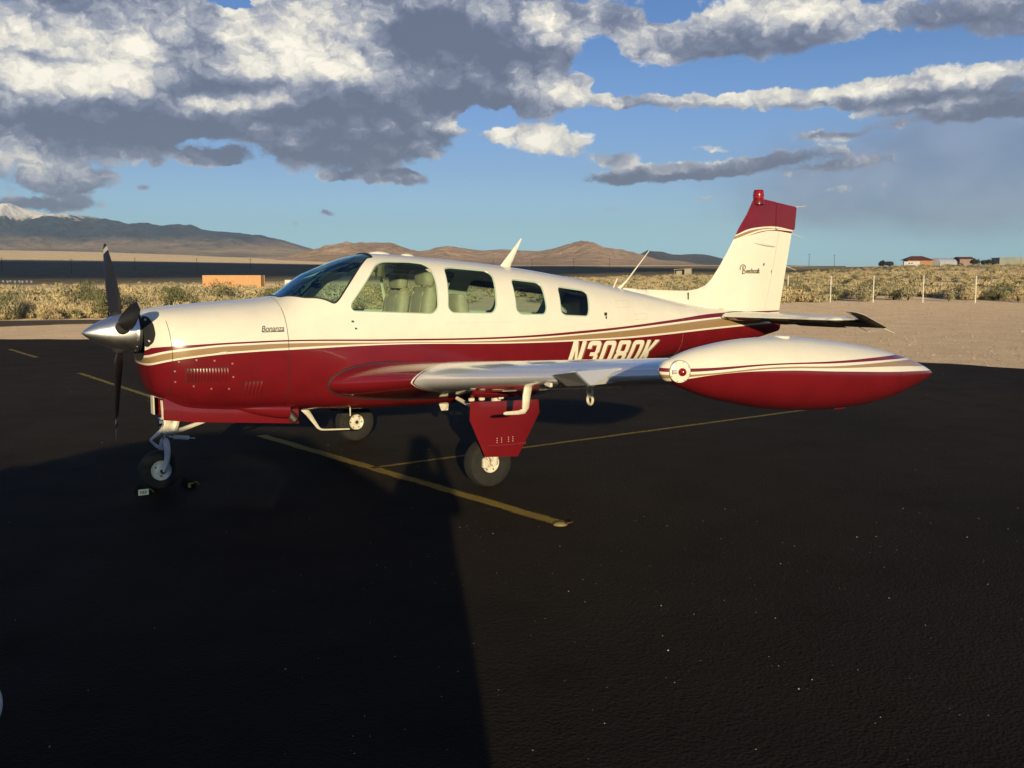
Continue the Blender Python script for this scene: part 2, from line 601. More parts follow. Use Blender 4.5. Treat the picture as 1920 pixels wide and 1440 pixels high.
def worn(name, col, rough=.5, metal=0.0, coat=0.0, scale=6.0, amt=.18, bump=0.0, spec=.5):
    """a paint or material with faint uneven tone"""
    m = pbr(name, col, rough, metal, coat, spec)
    T = NT(m.node_tree)
    b = m.node_tree.nodes['Principled BSDF']
    co = T.n('ShaderNodeTexCoord').outputs['Object']
    nz = T.noise(co, scale, 6, .6)
    T.put(b.inputs['Base Color'], T.mix(T.sstep(nz, .3, .75), col, tuple(c * (1 - amt) for c in col)))
    T.put(b.inputs['Roughness'], T.m('MULTIPLY_ADD', nz, .25, max(rough - .12, .03)))
    if bump:
        T.put(b.inputs['Normal'], T.bump(T.noise(co, scale * 6, 5, .6), bump, .01))
    return m


CREAM = (.80, .765, .64)
RED = (.168, .0090, .0140)
GOLD = (.33, .215, .105)


# ================================================================== the setting
def hash2(ix, iy, seed):
    n = (ix.astype(np.int64) * 374761393 + iy.astype(np.int64) * 668265263 + seed * 1442695041) & 0xffffffff
    n = ((n ^ (n >> 13)) * 1274126177) & 0xffffffff
    n = n ^ (n >> 16)
    return (n & 0xffff) / 65535.0


def vnoise(x, y, seed=0):
    ix, iy = np.floor(x), np.floor(y)
    fx, fy = x - ix, y - iy
    fx, fy = fx * fx * (3 - 2 * fx), fy * fy * (3 - 2 * fy)
    a, b = hash2(ix, iy, seed), hash2(ix + 1, iy, seed)
    c, d = hash2(ix, iy + 1, seed), hash2(ix + 1, iy + 1, seed)
    return (a * (1 - fx) + b * fx) * (1 - fy) + (c * (1 - fx) + d * fx) * fy


def fbm(x, y, octv=5, seed=0, ridged=False):
    s, a, tot = 0, 1.0, 0
    for o in range(octv):
        n = vnoise(x * 2 ** o, y * 2 ** o, seed + o)
        if ridged:
            n = 1 - abs(2 * n - 1)
        s = s + a * n
        tot += a
        a *= .5
    return s / tot


R_K = [0, 60, 120, 203, 345, 600, 1000, 1500, 3000, 6000, 14000]
AZ_K = [-.9, -.4668, -.0, .199, .417, .9]
Z_K = np.array([
    [0, 0, -.5, -1.6, -2.3, -.6, 4.5, 13, 43, 110, 200],
    [0, 0, -.5, -1.63, -2.3, -.6, 4.5, 13, 43, 110, 200],
    [0, 0, -.4, -1.0, -.8, .6, 4.2, 8.3, 16, 34, 60],
    [0, 0, -.3, -.5, .5, 3.4, 6.6, 9.6, 18, 34, 60],
    [0, 0, .2, 1.2, 3.3, 4.2, 3.0, 2.0, 4, 10, 20],
    [0, 0, .2, 1.2, 3.3, 4.2, 3.0, 2.0, 4, 10, 20]], float)


def ground_z(x, y):
    x, y = np.asarray(x, float), np.asarray(y, float)
    r = np.hypot(x, y)
    a = np.clip(np.arctan2(x, np.maximum(y, 1e-3)), -.9, .9)
    cols = np.stack([np.interp(r, R_K, Z_K[i]) for i in range(len(AZ_K))])
    i = np.clip(np.searchsorted(AZ_K, a) - 1, 0, len(AZ_K) - 2)
    t = (a - np.array(AZ_K)[i]) / (np.array(AZ_K)[i + 1] - np.array(AZ_K)[i])
    t = t * t * (3 - 2 * t)
    z = np.take_along_axis(cols, i[None], 0)[0] * (1 - t) + np.take_along_axis(cols, (i + 1)[None], 0)[0] * t
    z = np.where(y < 0, 0, z) * np.clip(y / 60, 0, 1)
    k = np.clip((r - 30) / 60, 0, 1)
    z = z + k * (fbm(x / 22, y / 22, 3, 5) - .5) * .30 + np.clip((r - 200) / 800, 0, 1) * (fbm(x / 260, y / 260, 3, 9) - .5) * 2.0
    return z


RAMP = [(-60, 24.5), (-22, 27.6), (-14.3, 28.2), (-9, 28.2), (-3, 26.4), (4, 23.2), (8.7, 20.95), (10, 19.8), (12, 18.4), (16, 16.2), (45, 3), (60, -40), (-60, -40)]
TAXI = [(-60, 28), (-24, 33.4), (-17.6, 34.8), (-15.1, 37.2), (-12.4, 38.3), (-15.7, 38.9), (-19.2, 38.2), (-30, 36.8), (-60, 33.6)]


def spaced(lo, hi, n, k):
    u = np.linspace(math.asinh(lo / k), math.asinh(hi / k), n)
    return np.sinh(u) * k


# --- desert soil
def mat_soil():
    m = pbr('desert_soil', (.42, .32, .2), .95, spec=.05)
    T = NT(m.node_tree)
    b = m.node_tree.nodes['Principled BSDF']
    b.inputs['Diffuse Roughness'].default_value = 1.0
    g = T.n('ShaderNodeNewGeometry').outputs['Position']
    big = T.noise(g, .05, 5, .6)
    mid = T.noise(g, .7, 6, .65)
    fin = T.noise(g, 14, 5, .7)
    stone = T.voro(g, 9)
    c = T.mix(T.sstep(mid, .3, .7), (.60, .475, .335), (.50, .39, .27))
    c = T.mix(T.m('MULTIPLY', T.sstep(fin, .4, .8), .6), c, (.42, .32, .22))
    c = T.mix(T.m('MULTIPLY', T.sstep(stone, .20, .08), .6), c, (.62, .54, .44))
    # low scrub, too far away to be told apart: patches that thicken with distance
    ln = T.v('LENGTH', g)
    far = T.sstep(ln, 130, 330)
    clump = T.voro(g, .24)
    c = T.mix(T.m('MULTIPLY', T.sstep(clump, .60, .25), T.m('MULTIPLY', far, .8)), c, (.17, .145, .075))
    c = T.mix(T.m('MULTIPLY', T.sstep(big, .42, .66), T.m('MULTIPLY', far, .6)), c, (.20, .17, .09))
    # belt of dark brush, with the cloud's shade also put into its colour
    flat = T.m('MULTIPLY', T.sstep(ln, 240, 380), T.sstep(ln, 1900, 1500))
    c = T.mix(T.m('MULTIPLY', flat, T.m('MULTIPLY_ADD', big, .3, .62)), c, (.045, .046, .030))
    T.put(b.inputs['Base Color'], c)
    h = T.m('ADD', T.m('MULTIPLY', fin, .5), T.m('ADD', T.m('MULTIPLY', T.sstep(stone, .3, .05), .35), mid))
    T.put(b.inputs['Normal'], T.bump(h, .9, .10))
    return m


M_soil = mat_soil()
xs = np.unique(np.concatenate([spaced(-16000, 16000, 210, 60)]))
ys = np.unique(np.concatenate([spaced(-2500, 14000, 260, 40)]))
X, Y = np.meshgrid(xs, ys)
Zg = ground_z(X, Y)
inr = in_poly(X.ravel(), Y.ravel(), [(x * 1.0, y - .9) for x, y in RAMP]).reshape(X.shape)
Zg = np.where(inr, -.12, Zg - .02)
n_x, n_y = len(xs), len(ys)
vv = np.stack([X.ravel(), Y.ravel(), Zg.ravel()], 1)
ii = np.arange(n_x * n_y).reshape(n_y, n_x)
ff = np.stack([ii[:-1, :-1].ravel(), ii[:-1, 1:].ravel(), ii[1:, 1:].ravel(), ii[1:, :-1].ravel()], 1)
me = bpy.data.meshes.new('ground')
me.from_pydata(vv.tolist(), [], ff.tolist())
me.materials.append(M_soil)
me.shade_smooth()
o = link(bpy.data.objects.new('ground', me))
tag(o, 'tan desert soil and gravel running out to the mountains', kind='structure')


# --- asphalt ramp
def mat_asphalt(name, c0, c1, rough=.75, sc=1.0):
    m = pbr(name, c0, rough, spec=.03)
    m.node_tree.nodes['Principled BSDF'].inputs['Diffuse Roughness'].default_value = .8
    T = NT(m.node_tree)
    b = m.node_tree.nodes['Principled BSDF']
    g = T.n('ShaderNodeNewGeometry').outputs['Position']
    big = T.noise(g, .22 * sc, 5, .6, dist=.4)
    mid = T.noise(g, 1.7 * sc, 5, .6)
    grit = T.noise(g, 85, 4, .7)
    agg = T.voro(g, 55)
    c = T.mix(T.sstep(big, .35, .7), c0, c1)
    c = T.mix(T.m('MULTIPLY', T.sstep(mid, .5, .75), .35), c, tuple(x * .6 for x in c0))
    c = T.mix(T.m('MULTIPLY', T.sstep(grit, .62, .8), .5), c, tuple(x * 2.2 for x in c1))
    T.put(b.inputs['Base Color'], c)
    T.put(b.inputs['Roughness'], T.m('MULTIPLY_ADD', mid, .25, rough - .1))
    lump = T.noise(g, 16, 4, .65)
    h = T.m('ADD', T.m('MULTIPLY', agg, .45), T.m('ADD', T.m('MULTIPLY', grit, .35), T.m('MULTIPLY', lump, .75)))
    T.put(b.inputs['Normal'], T.bump(h, .7, .022))
    return m


M_asph = mat_asphalt('fresh_black_asphalt', (.0142, .0122, .0100), (.0205, .0168, .0132))
M_asph2 = mat_asphalt('old_asphalt', (.060, .052, .046), (.075, .064, .055))


def sheet(name, poly, z, mat, label, thick=.12, step=2.0):
    mb = MB()
    mb.prism(subdiv(poly, step), z - thick, z, lambda u, v, d: (u, v, d))
    ob = mb.build(name, mat, smooth=False, recalc=True)
    return tag(ob, label, kind='structure')


def rough_edge(poly, amp, step=.35):
    out = []
    for i, (x, y) in enumerate(subdiv(poly, step)):
        out.append((x + (fbm(np.array([x * 1.3]), np.array([y * 1.3]), 3, 3)[0] - .5) * amp, y + (fbm(np.array([x * 1.3]), np.array([y * 1.3]), 3, 4)[0] - .5) * amp))
    return out


mb = MB()
mb.prism(rough_edge(RAMP, .5), -.10, 0, lambda u, v, d: (u, v, d))
tag(mb.build('asphalt_ramp', M_asph, smooth=False), 'black sealed asphalt parking ramp the airplane stands on', kind='structure')
mb = MB()
mb.prism(rough_edge(TAXI, .5), -.05, .035, lambda u, v, d: (u, v, d))
tag(mb.build('taxiway', M_asph2, smooth=False), 'strip of dark taxiway beyond the ramp at left', kind='structure')


# --- worn yellow paint
def mat_line():
    m = pbr('worn_yellow_paint', (.3, .22, .06), .8, spec=.2)
    T = NT(m.node_tree)
    nt = m.node_tree
    b = nt.nodes['Principled BSDF']
    g = T.n('ShaderNodeNewGeometry').outputs['Position']
    wear = T.noise(g, 4.5, 8, .75)
    grit = T.noise(g, 60, 4, .7)
    c = T.mix(T.sstep(wear, .3, .8), (.37, .265, .045), (.19, .14, .035))
    T.put(b.inputs['Base Color'], c)
    T.put(b.inputs['Normal'], T.bump(grit, .6, .01))
    k = T.m('ADD', T.m('MULTIPLY', wear, .9), T.m('MULTIPLY', grit, .65))
    tr = T.n('ShaderNodeBsdfTransparent')
    mx = T.n('ShaderNodeMixShader')
    at = T.n('ShaderNodeAttribute', attribute_name='paint').outputs['Fac']
    T.put(mx.inputs[0], T.sstep(T.m('ADD', k, T.m('MULTIPLY', at, .5)), .82, 1.22))
    T.put(mx.inputs[1], tr.outputs[0])
    T.put(mx.inputs[2], b.outputs[0])
    T.put(nt.nodes['Material Output'].inputs[0], mx.outputs[0])
    return m


M_line = mat_line()


def stripe(a, b, w, label, keep=1.0, z=.004):
    a, b = Vector((*a, 0)), Vector((*b, 0))
    d = (b - a)
    L = d.length
    d.normalize()
    nrm = Vector((-d.y, d.x, 0))
    n = max(2, int(L / .25))
    vs, fs, at = [], [], []
    for i in range(n + 1):
        p = a + d * (L * i / n)
        for k, off in enumerate((-.5, -.3, 0, .3, .5)):
            q = p + nrm * (w * off * (1 + .12 * math.sin(i * 1.7 + k)))
            vs.append((q.x, q.y, z))
            at.append(keep * (1.0, .8, .1)[abs(k - 2)])
    for i in range(n):
        for k in range(4):
            fs.append((i * 5 + k, i * 5 + k + 1, i * 5 + 6 + k, i * 5 + 5 + k))
    me = bpy.data.meshes.new('painted_line')
    me.from_pydata(vs, [], fs)
    me.attributes.new('paint', 'FLOAT', 'POINT').data.foreach_set('value', at)
    me.materials.append(M_line)
    return tag(link(bpy.data.objects.new('painted_line', me)), label, kind='structure')


stripe((-2.9, 11.57), (.38, 7.45), .165, 'worn yellow guide line running under the nose toward the camera', 1.0)
stripe((-8.03, 18.73), (-4.4, 13.75), .13, 'worn yellow line segment behind the propeller', .85)
stripe((-12.19, 24.53), (-10.45, 22.2), .14, 'short worn yellow line segment by the far left ramp edge', .8)
stripe((-1.36, 9.62), (4.6, 14.18), .10, 'faint yellow cross line under the wing', .80)


# --- loose pebbles on the asphalt (nobody could count them)
def pebbles():
    mb = MB()
    base = [Vector(p) for p in ((1, 0, 0), (-1, 0, 0), (0, 1, 0), (0, -1, 0), (0, 0, 1), (0, 0, -.4))]
    tri = [(0, 2, 4), (2, 1, 4), (1, 3, 4), (3, 0, 4), (2, 0, 5), (1, 2, 5), (3, 1, 5), (0, 3, 5)]
    for i in range(1050):
        if i % 3 == 0:
            x, y = rng.uniform(-1, 5), rng.uniform(3.2, 8)
        else:
            x, y = rng.uniform(-9, 12), rng.uniform(3.2, 26)
        s = float(np.clip(rng.lognormal(-5.95, .42), .0014, .0062))
        a = rng.uniform(0, 6.28)
        vs = []
        for p in base:
            q = Vector((p.x * rng.uniform(.7, 1.2), p.y * rng.uniform(.6, 1.1), p.z * rng.uniform(.5, .9))) * s
            q.rotate(Matrix.Rotation(a, 3, 'Z'))
            vs.append((q.x + x, q.y + y, q.z + .002))
        mb.add(vs, tri, 0 if rng.random() < .75 else 1)
    return mb.build('pebbles', [pbr('pale_pebble', (.5, .45, .38), .8), pbr('grey_pebble', (.22, .19, .16), .85)], smooth=False, recalc=False)




def gravel():
    mb = MB()
    base = [Vector(p) for p in ((1, 0, 0), (-1, 0, 0), (0, 1, 0), (0, -1, 0), (0, 0, 1), (0, 0, -.4))]
    tri = [(0, 2, 4), (2, 1, 4), (1, 3, 4), (3, 0, 4)]
    n = 0
    yy = rng.uniform(18, 62, 26000)
    xx = rng.uniform(-.56, .56, 26000) * yy
    ok = ~in_poly(xx, yy + rng.random(26000) ** 2 * .9 - .1 + 0 * xx, RAMP) & ~in_poly(xx, yy, TAXI) & ((xx > 4) | (rng.random(26000) < .4))
    xx, yy = xx[ok][:7000], yy[ok][:7000]
    zz = ground_z(xx, yy)
    for x, y, z in zip(xx.tolist(), yy.tolist(), zz.tolist()):
        n += 1
        s = float(np.clip(rng.lognormal(-4.0, .45), .006, .05))
        a = rng.uniform(0, 6.28)
        z = z - .02
        vs = []
        for p in base:
            q = Vector((p.x * rng.uniform(.7, 1.3), p.y * rng.uniform(.6, 1.1), p.z * rng.uniform(.45, .9))) * s
            q.rotate(Matrix.Rotation(a, 3, 'Z'))
            vs.append((q.x + x, q.y + y, q.z + z))
        mb.add(vs, tri, int(rng.integers(3)))
    return mb.build('gravel', [pbr('tan_stone', (.44, .35, .25), .9), pbr('pale_stone', (.52, .43, .32), .9), pbr('brown_stone', (.30, .23, .155), .9)], smooth=False, recalc=False)


tag(gravel(), 'tan stones strewn over the bare ground between ramp and fence', kind='stuff')
tag(pebbles(), 'loose pale pebbles scattered over the black asphalt', kind='stuff')


# --- mountains
def mat_rock(name, fn):
    m = pbr(name, (.3, .22, .15), .95, spec=.03)
    m.node_tree.nodes['Principled BSDF'].inputs['Diffuse Roughness'].default_value = 1.0
    T = NT(m.node_tree)
    b = m.node_tree.nodes['Principled BSDF']
    g = T.n('ShaderNodeNewGeometry')
    gl = T.n('ShaderNodeAttribute', attribute_name='gully').outputs['Fac']
    c = fn(T, g.outputs['Position'], g.outputs['Normal'])
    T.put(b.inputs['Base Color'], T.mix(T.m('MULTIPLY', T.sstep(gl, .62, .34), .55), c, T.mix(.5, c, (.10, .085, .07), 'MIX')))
    T.put(b.inputs['Normal'], T.bump(T.noise(g.outputs['Position'], .012, 9, .66), 1.0, 60))
    return m


def c_tan(T, p, n):
    a = T.noise(p, .004, 7, .62)
    c = T.mix(T.sstep(a, .35, .68), (.50, .36, .245), (.38, .265, .18))
    return T.mix(T.m('MULTIPLY', T.sstep(T.noise(p, .016, 6, .65), .5, .72), .5), c, (.25, .15, .095))


def c_pale(T, p, n):
    a = T.noise(p, .004, 7, .62)
    c = T.mix(T.sstep(a, .35, .68), (.42, .34, .25), (.30, .25, .195))
    return T.mix(T.m('MULTIPLY', T.sstep(T.noise(p, .0012, 4, .6), .45, .62), .6), c, (.16, .14, .125))


def c_dark(T, p, n):
    a = T.noise(p, .005, 6, .62)
    return T.mix(T.sstep(a, .35, .7), (.075, .065, .075), (.045, .04, .05))


def c_range(T, p, n):
    s = T.n('ShaderNodeSeparateXYZ')
    T.put(s.inputs[0], p)
    a = T.noise(p, .0021, 8, .65)
    f = T.noise(p, .011, 6, .65)
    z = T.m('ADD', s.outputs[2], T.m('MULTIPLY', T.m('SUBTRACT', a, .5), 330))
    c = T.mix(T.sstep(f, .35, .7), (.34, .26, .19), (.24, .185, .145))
    d = T.mix(T.sstep(f, .4, .65), (.026, .043, .084), (.048, .064, .100))  # cloud shade and blue haze put into the colour of the upper slopes
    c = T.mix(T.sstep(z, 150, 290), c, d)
    zs = T.m('ADD', s.outputs[2], T.m('MULTIPLY', T.m('SUBTRACT', f, .5), 210))
    ux = T.sstep(s.outputs[0], -3300, -4000)
    return T.mix(T.m('MULTIPLY', T.sstep(zs, 432, 470), ux), c, (.80, .80, .82))


def mountain(name, ridge, r, depth, label, mat, amp, base_drop=0.0, nx=260, nv=60, seed=1, rough=1.0):
    """ridge: (u, v) of its crest line as seen against the sky, turned into heights at distance r"""
    R = sorted(ridge)
    us = np.linspace(R[0][0], R[-1][0], nx)
    vs = np.interp(us, [p[0] for p in R], [p[1] for p in R])
    Hh = CAM_H + (508 - vs) / 1900 * r
    Xr = (us - 960) / 1900 * r
    V = np.concatenate([np.linspace(0, 1, nv), np.linspace(1, 1.5, 14)[1:]])
    XX, VV = np.meshgrid(Xr, V)
    HH = np.meshgrid(Hh, V)[0]
    YY = r - depth + VV * depth
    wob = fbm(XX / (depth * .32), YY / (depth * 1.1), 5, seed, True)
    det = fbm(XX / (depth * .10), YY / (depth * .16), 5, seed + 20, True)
    prof = np.where(VV <= 1, VV ** 1.35, 1 - (VV - 1) * 1.2)
    cut = np.clip(VV * (1 - np.clip(VV, 0, 1)) * 4, 0, 1)
    rel = HH - base_drop
    ZZ = base_drop + rel * prof * (1 + cut * ((wob - .5) * amp * 1.4 + (det - .5) * amp * .55)) 
    crest = np.exp(-((VV - 1) / .12) ** 2)
    ZZ = ZZ + crest * rel * (det - .55) * .07 * rough
    ZZ = np.where(VV < .04, ZZ - 12, ZZ)
    vt = np.stack([XX.ravel(), YY.ravel(), ZZ.ravel()], 1)
    a, b = XX.shape
    ii = np.arange(a * b).reshape(a, b)
    ff = np.stack([ii[:-1, :-1].ravel(), ii[:-1, 1:].ravel(), ii[1:, 1:].ravel(), ii[1:, :-1].ravel()], 1)
    me = bpy.data.meshes.new(name)
    me.from_pydata(vt.tolist(), [], ff.tolist())
    me.materials.append(mat)
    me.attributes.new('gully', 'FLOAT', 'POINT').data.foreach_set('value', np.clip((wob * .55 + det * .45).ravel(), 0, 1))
    me.shade_smooth()
    return tag(link(bpy.data.objects.new(name, me)), label, kind='structure')


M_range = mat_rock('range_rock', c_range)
M_tan = mat_rock('tan_rock', c_tan)
M_drock = mat_rock('dark_rock', c_dark)
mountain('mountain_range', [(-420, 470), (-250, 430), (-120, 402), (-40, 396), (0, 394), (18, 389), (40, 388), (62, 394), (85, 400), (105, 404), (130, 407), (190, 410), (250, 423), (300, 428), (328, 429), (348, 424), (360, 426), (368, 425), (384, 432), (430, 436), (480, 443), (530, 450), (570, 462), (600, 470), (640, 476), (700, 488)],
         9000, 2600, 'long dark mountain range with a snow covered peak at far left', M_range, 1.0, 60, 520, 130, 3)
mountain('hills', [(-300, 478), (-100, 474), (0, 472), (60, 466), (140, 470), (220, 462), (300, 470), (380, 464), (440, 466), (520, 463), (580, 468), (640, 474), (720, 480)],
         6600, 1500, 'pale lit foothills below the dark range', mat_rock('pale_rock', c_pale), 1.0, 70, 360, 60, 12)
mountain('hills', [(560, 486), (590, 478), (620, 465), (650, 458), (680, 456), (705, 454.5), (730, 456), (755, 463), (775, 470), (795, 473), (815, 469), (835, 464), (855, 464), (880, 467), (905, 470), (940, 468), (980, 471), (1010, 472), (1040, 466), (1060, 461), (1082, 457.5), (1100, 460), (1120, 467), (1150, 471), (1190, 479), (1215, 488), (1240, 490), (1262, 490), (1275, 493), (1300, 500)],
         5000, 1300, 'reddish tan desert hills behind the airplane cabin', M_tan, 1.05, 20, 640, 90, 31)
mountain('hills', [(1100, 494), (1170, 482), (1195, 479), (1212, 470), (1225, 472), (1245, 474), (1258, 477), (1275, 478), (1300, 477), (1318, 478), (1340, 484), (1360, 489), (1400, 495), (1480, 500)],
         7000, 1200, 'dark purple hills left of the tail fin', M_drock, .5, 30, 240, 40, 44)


# --- the cloud whose shade lies across the far plain
def cloud():
    alt = 800.0
    dx, dy = alt / math.tan(SUN_EL) * math.sin(-SUN_AZ), -alt / math.tan(SUN_EL) * math.cos(SUN_AZ)
    shade = [(-1500, 345), (-600, 345), (-160, 365), (-20, 440), (70, 400), (125, 330), (190, 302), (330, 300), (420, 345), (190, 362), (124, 372), (110, 430), (110, 1700), (-300, 1850), (-1500, 1750)]
    out = [(x + dx, y + dy) for x, y in shade]
    mb = MB()
    plate(mb, rough_edge(out, 30, 30), lambda u, v: 4 + 6 * fbm(np.array([u / 60]), np.array([v / 60]), 3, 2)[0], lambda u, v, d: (u, v, alt + d * (1.0 if d > 0 else .25)), rim=40, grid=45)
    ob = mb.build('cloud', worn('cloud_white', (.85, .85, .85), 1.0))
    return tag(ob, 'flat white cloud high behind the photographer', kind='structure')


cloud()


# --- desert air: far things pale towards blue
def haze():
    mb = MB()
    mb.box((0, 5900, 368), (33000, 17400, 746))
    m = bpy.data.materials.new('air')
    m.use_nodes = True
    nt = m.node_tree
    nt.nodes.clear()
    pv = nt.nodes.new('ShaderNodeVolumePrincipled')
    pv.inputs['Color'].default_value = (.60, .80, 1.0, 1)
    pv.inputs['Density'].default_value = 5.0e-5
    pv.inputs['Anisotropy'].default_value = 0.0
    out = nt.nodes.new('ShaderNodeOutputMaterial')
    nt.links.new(pv.outputs[0], out.inputs['Volume'])
    tag(mb.build('haze', m, smooth=False), 'thin pale air over the whole desert valley', kind='stuff')


haze()


# ================================================================== shrubs
def mat_leaf(name, c0, c1):
    m = pbr(name, c0, .8, spec=.08)
    m.node_tree.nodes['Principled BSDF'].inputs['Diffuse Roughness'].default_value = .6
    T = NT(m.node_tree)
    b = m.node_tree.nodes['Principled BSDF']
    oi = T.n('ShaderNodeObjectInfo').outputs['Random']
    g = T.n('ShaderNodeNewGeometry')
    pn = T.noise(g.outputs['Position'], 1.1, 4, .6)
    T.put(b.inputs['Base Color'], T.mix(T.m('ADD', T.m('MULTIPLY', T.sstep(pn, .35, .68), .65), T.m('MULTIPLY', oi, .35)), c0, c1))
    return m


M_dry = mat_leaf('dry_brush', (.68, .56, .33), (.50, .40, .22))
M_sage = mat_leaf('sage_leaf', (.50, .44, .27), (.33, .30, .175))
M_green = mat_leaf('creosote_leaf', (.24, .235, .12), (.13, .14, .075))
M_twig = pbr('twig', (.16, .11, .07), .9)


def shrub_mesh(name, mats, n, seed, w=.5, hgt=.7, leaf=.055, twigs=10):
    r = np.random.default_rng(seed)
    V, F, MI, NN = [], [], [], []
    lobes = [(r.uniform(-.55, .55) * w, r.uniform(-.55, .55) * w, r.uniform(.35, .75) * hgt, r.uniform(.35, .6) * w, r.uniform(.3, .5) * hgt) for _ in range(7)]
    lobes.append((0, 0, .5 * hgt, .6 * w, .5 * hgt))
    for i in range(n):
        lx, ly, lz, lr, lh = lobes[r.integers(len(lobes))]
        d = r.normal(size=3)
        d /= np.linalg.norm(d)
        k = r.uniform(.62, 1.06)
        c = np.array([lx + d[0] * lr * k, ly + d[1] * lr * k, max(lz + d[2] * lh * k, .03)])
        nn_ = d + r.normal(size=3) * .33
        nn_ /= np.linalg.norm(nn_)
        up = np.array([0, 0, 1.0]) + r.normal(size=3) * .35
        up -= nn_ * (up @ nn_)
        up /= np.linalg.norm(up) + 1e-9
        sd_ = np.cross(up, nn_)
        s = leaf * r.uniform(.6, 1.5)
        o = len(V)
        V += [tuple(c - sd_ * s * .33), tuple(c + sd_ * s * .33), tuple(c + up * s * 1.9)]
        F.append((o, o + 1, o + 2) if np.dot(np.cross(sd_, up), d) >= 0 else (o, o + 2, o + 1))
        q = d * np.array([1, 1, .7]) + np.array([0, 0, .15]) + r.normal(size=3) * .28
        NN += [tuple(q / np.linalg.norm(q))] * 3
        MI.append(0)
    for i in range(twigs):
        a = r.uniform(0, 6.28)
        t = np.array([math.cos(a) * w * r.uniform(.3, .8), math.sin(a) * w * r.uniform(.3, .8), hgt * r.uniform(.7, 1.1)])
        p = np.array([-math.sin(a), math.cos(a), 0]) * .012
        o = len(V)
        V += [tuple(p), tuple(-p), tuple(t)]
        F.append((o, o + 1, o + 2))
        NN += [(math.cos(a), math.sin(a), 0)] * 3
        MI.append(1)
    me = bpy.data.meshes.new(name)
    me.from_pydata(V, [], F)
    for m in mats:
        me.materials.append(m)
    me.polygons.foreach_set('material_index', MI)
    me.update()
    me.shade_smooth()
    me.normals_split_custom_set_from_vertices(NN)
    me['nn'] = [c for q in NN for c in q]
    return me


DRY = [shrub_mesh('dry_bush', [M_dry, M_twig], 900, 100 + i, w=.52 + .06 * i, hgt=.62 + .05 * i) for i in range(4)]
SAGE = [shrub_mesh('sagebrush', [M_sage, M_twig], 900, 200 + i, w=.50 + .08 * i, hgt=.72 + .07 * i) for i in range(4)]
GRN = [shrub_mesh('creosote_bush', [M_green, M_twig], 800, 300 + i, w=.50 + .07 * i, hgt=.80 + .08 * i, leaf=.05) for i in range(3)]


def scrub_ok(x, y):
    """where brush grows: beyond the taxiway at left, beyond the fence at right"""
    r = math.hypot(x, y)
    edge = np.interp(x, [-80, -24, -15, -8, 0, 6, 12, 17, 60], [34, 38.5, 40.5, 44, 53, 58, 59.5, 59.5, 60])
    return y > edge


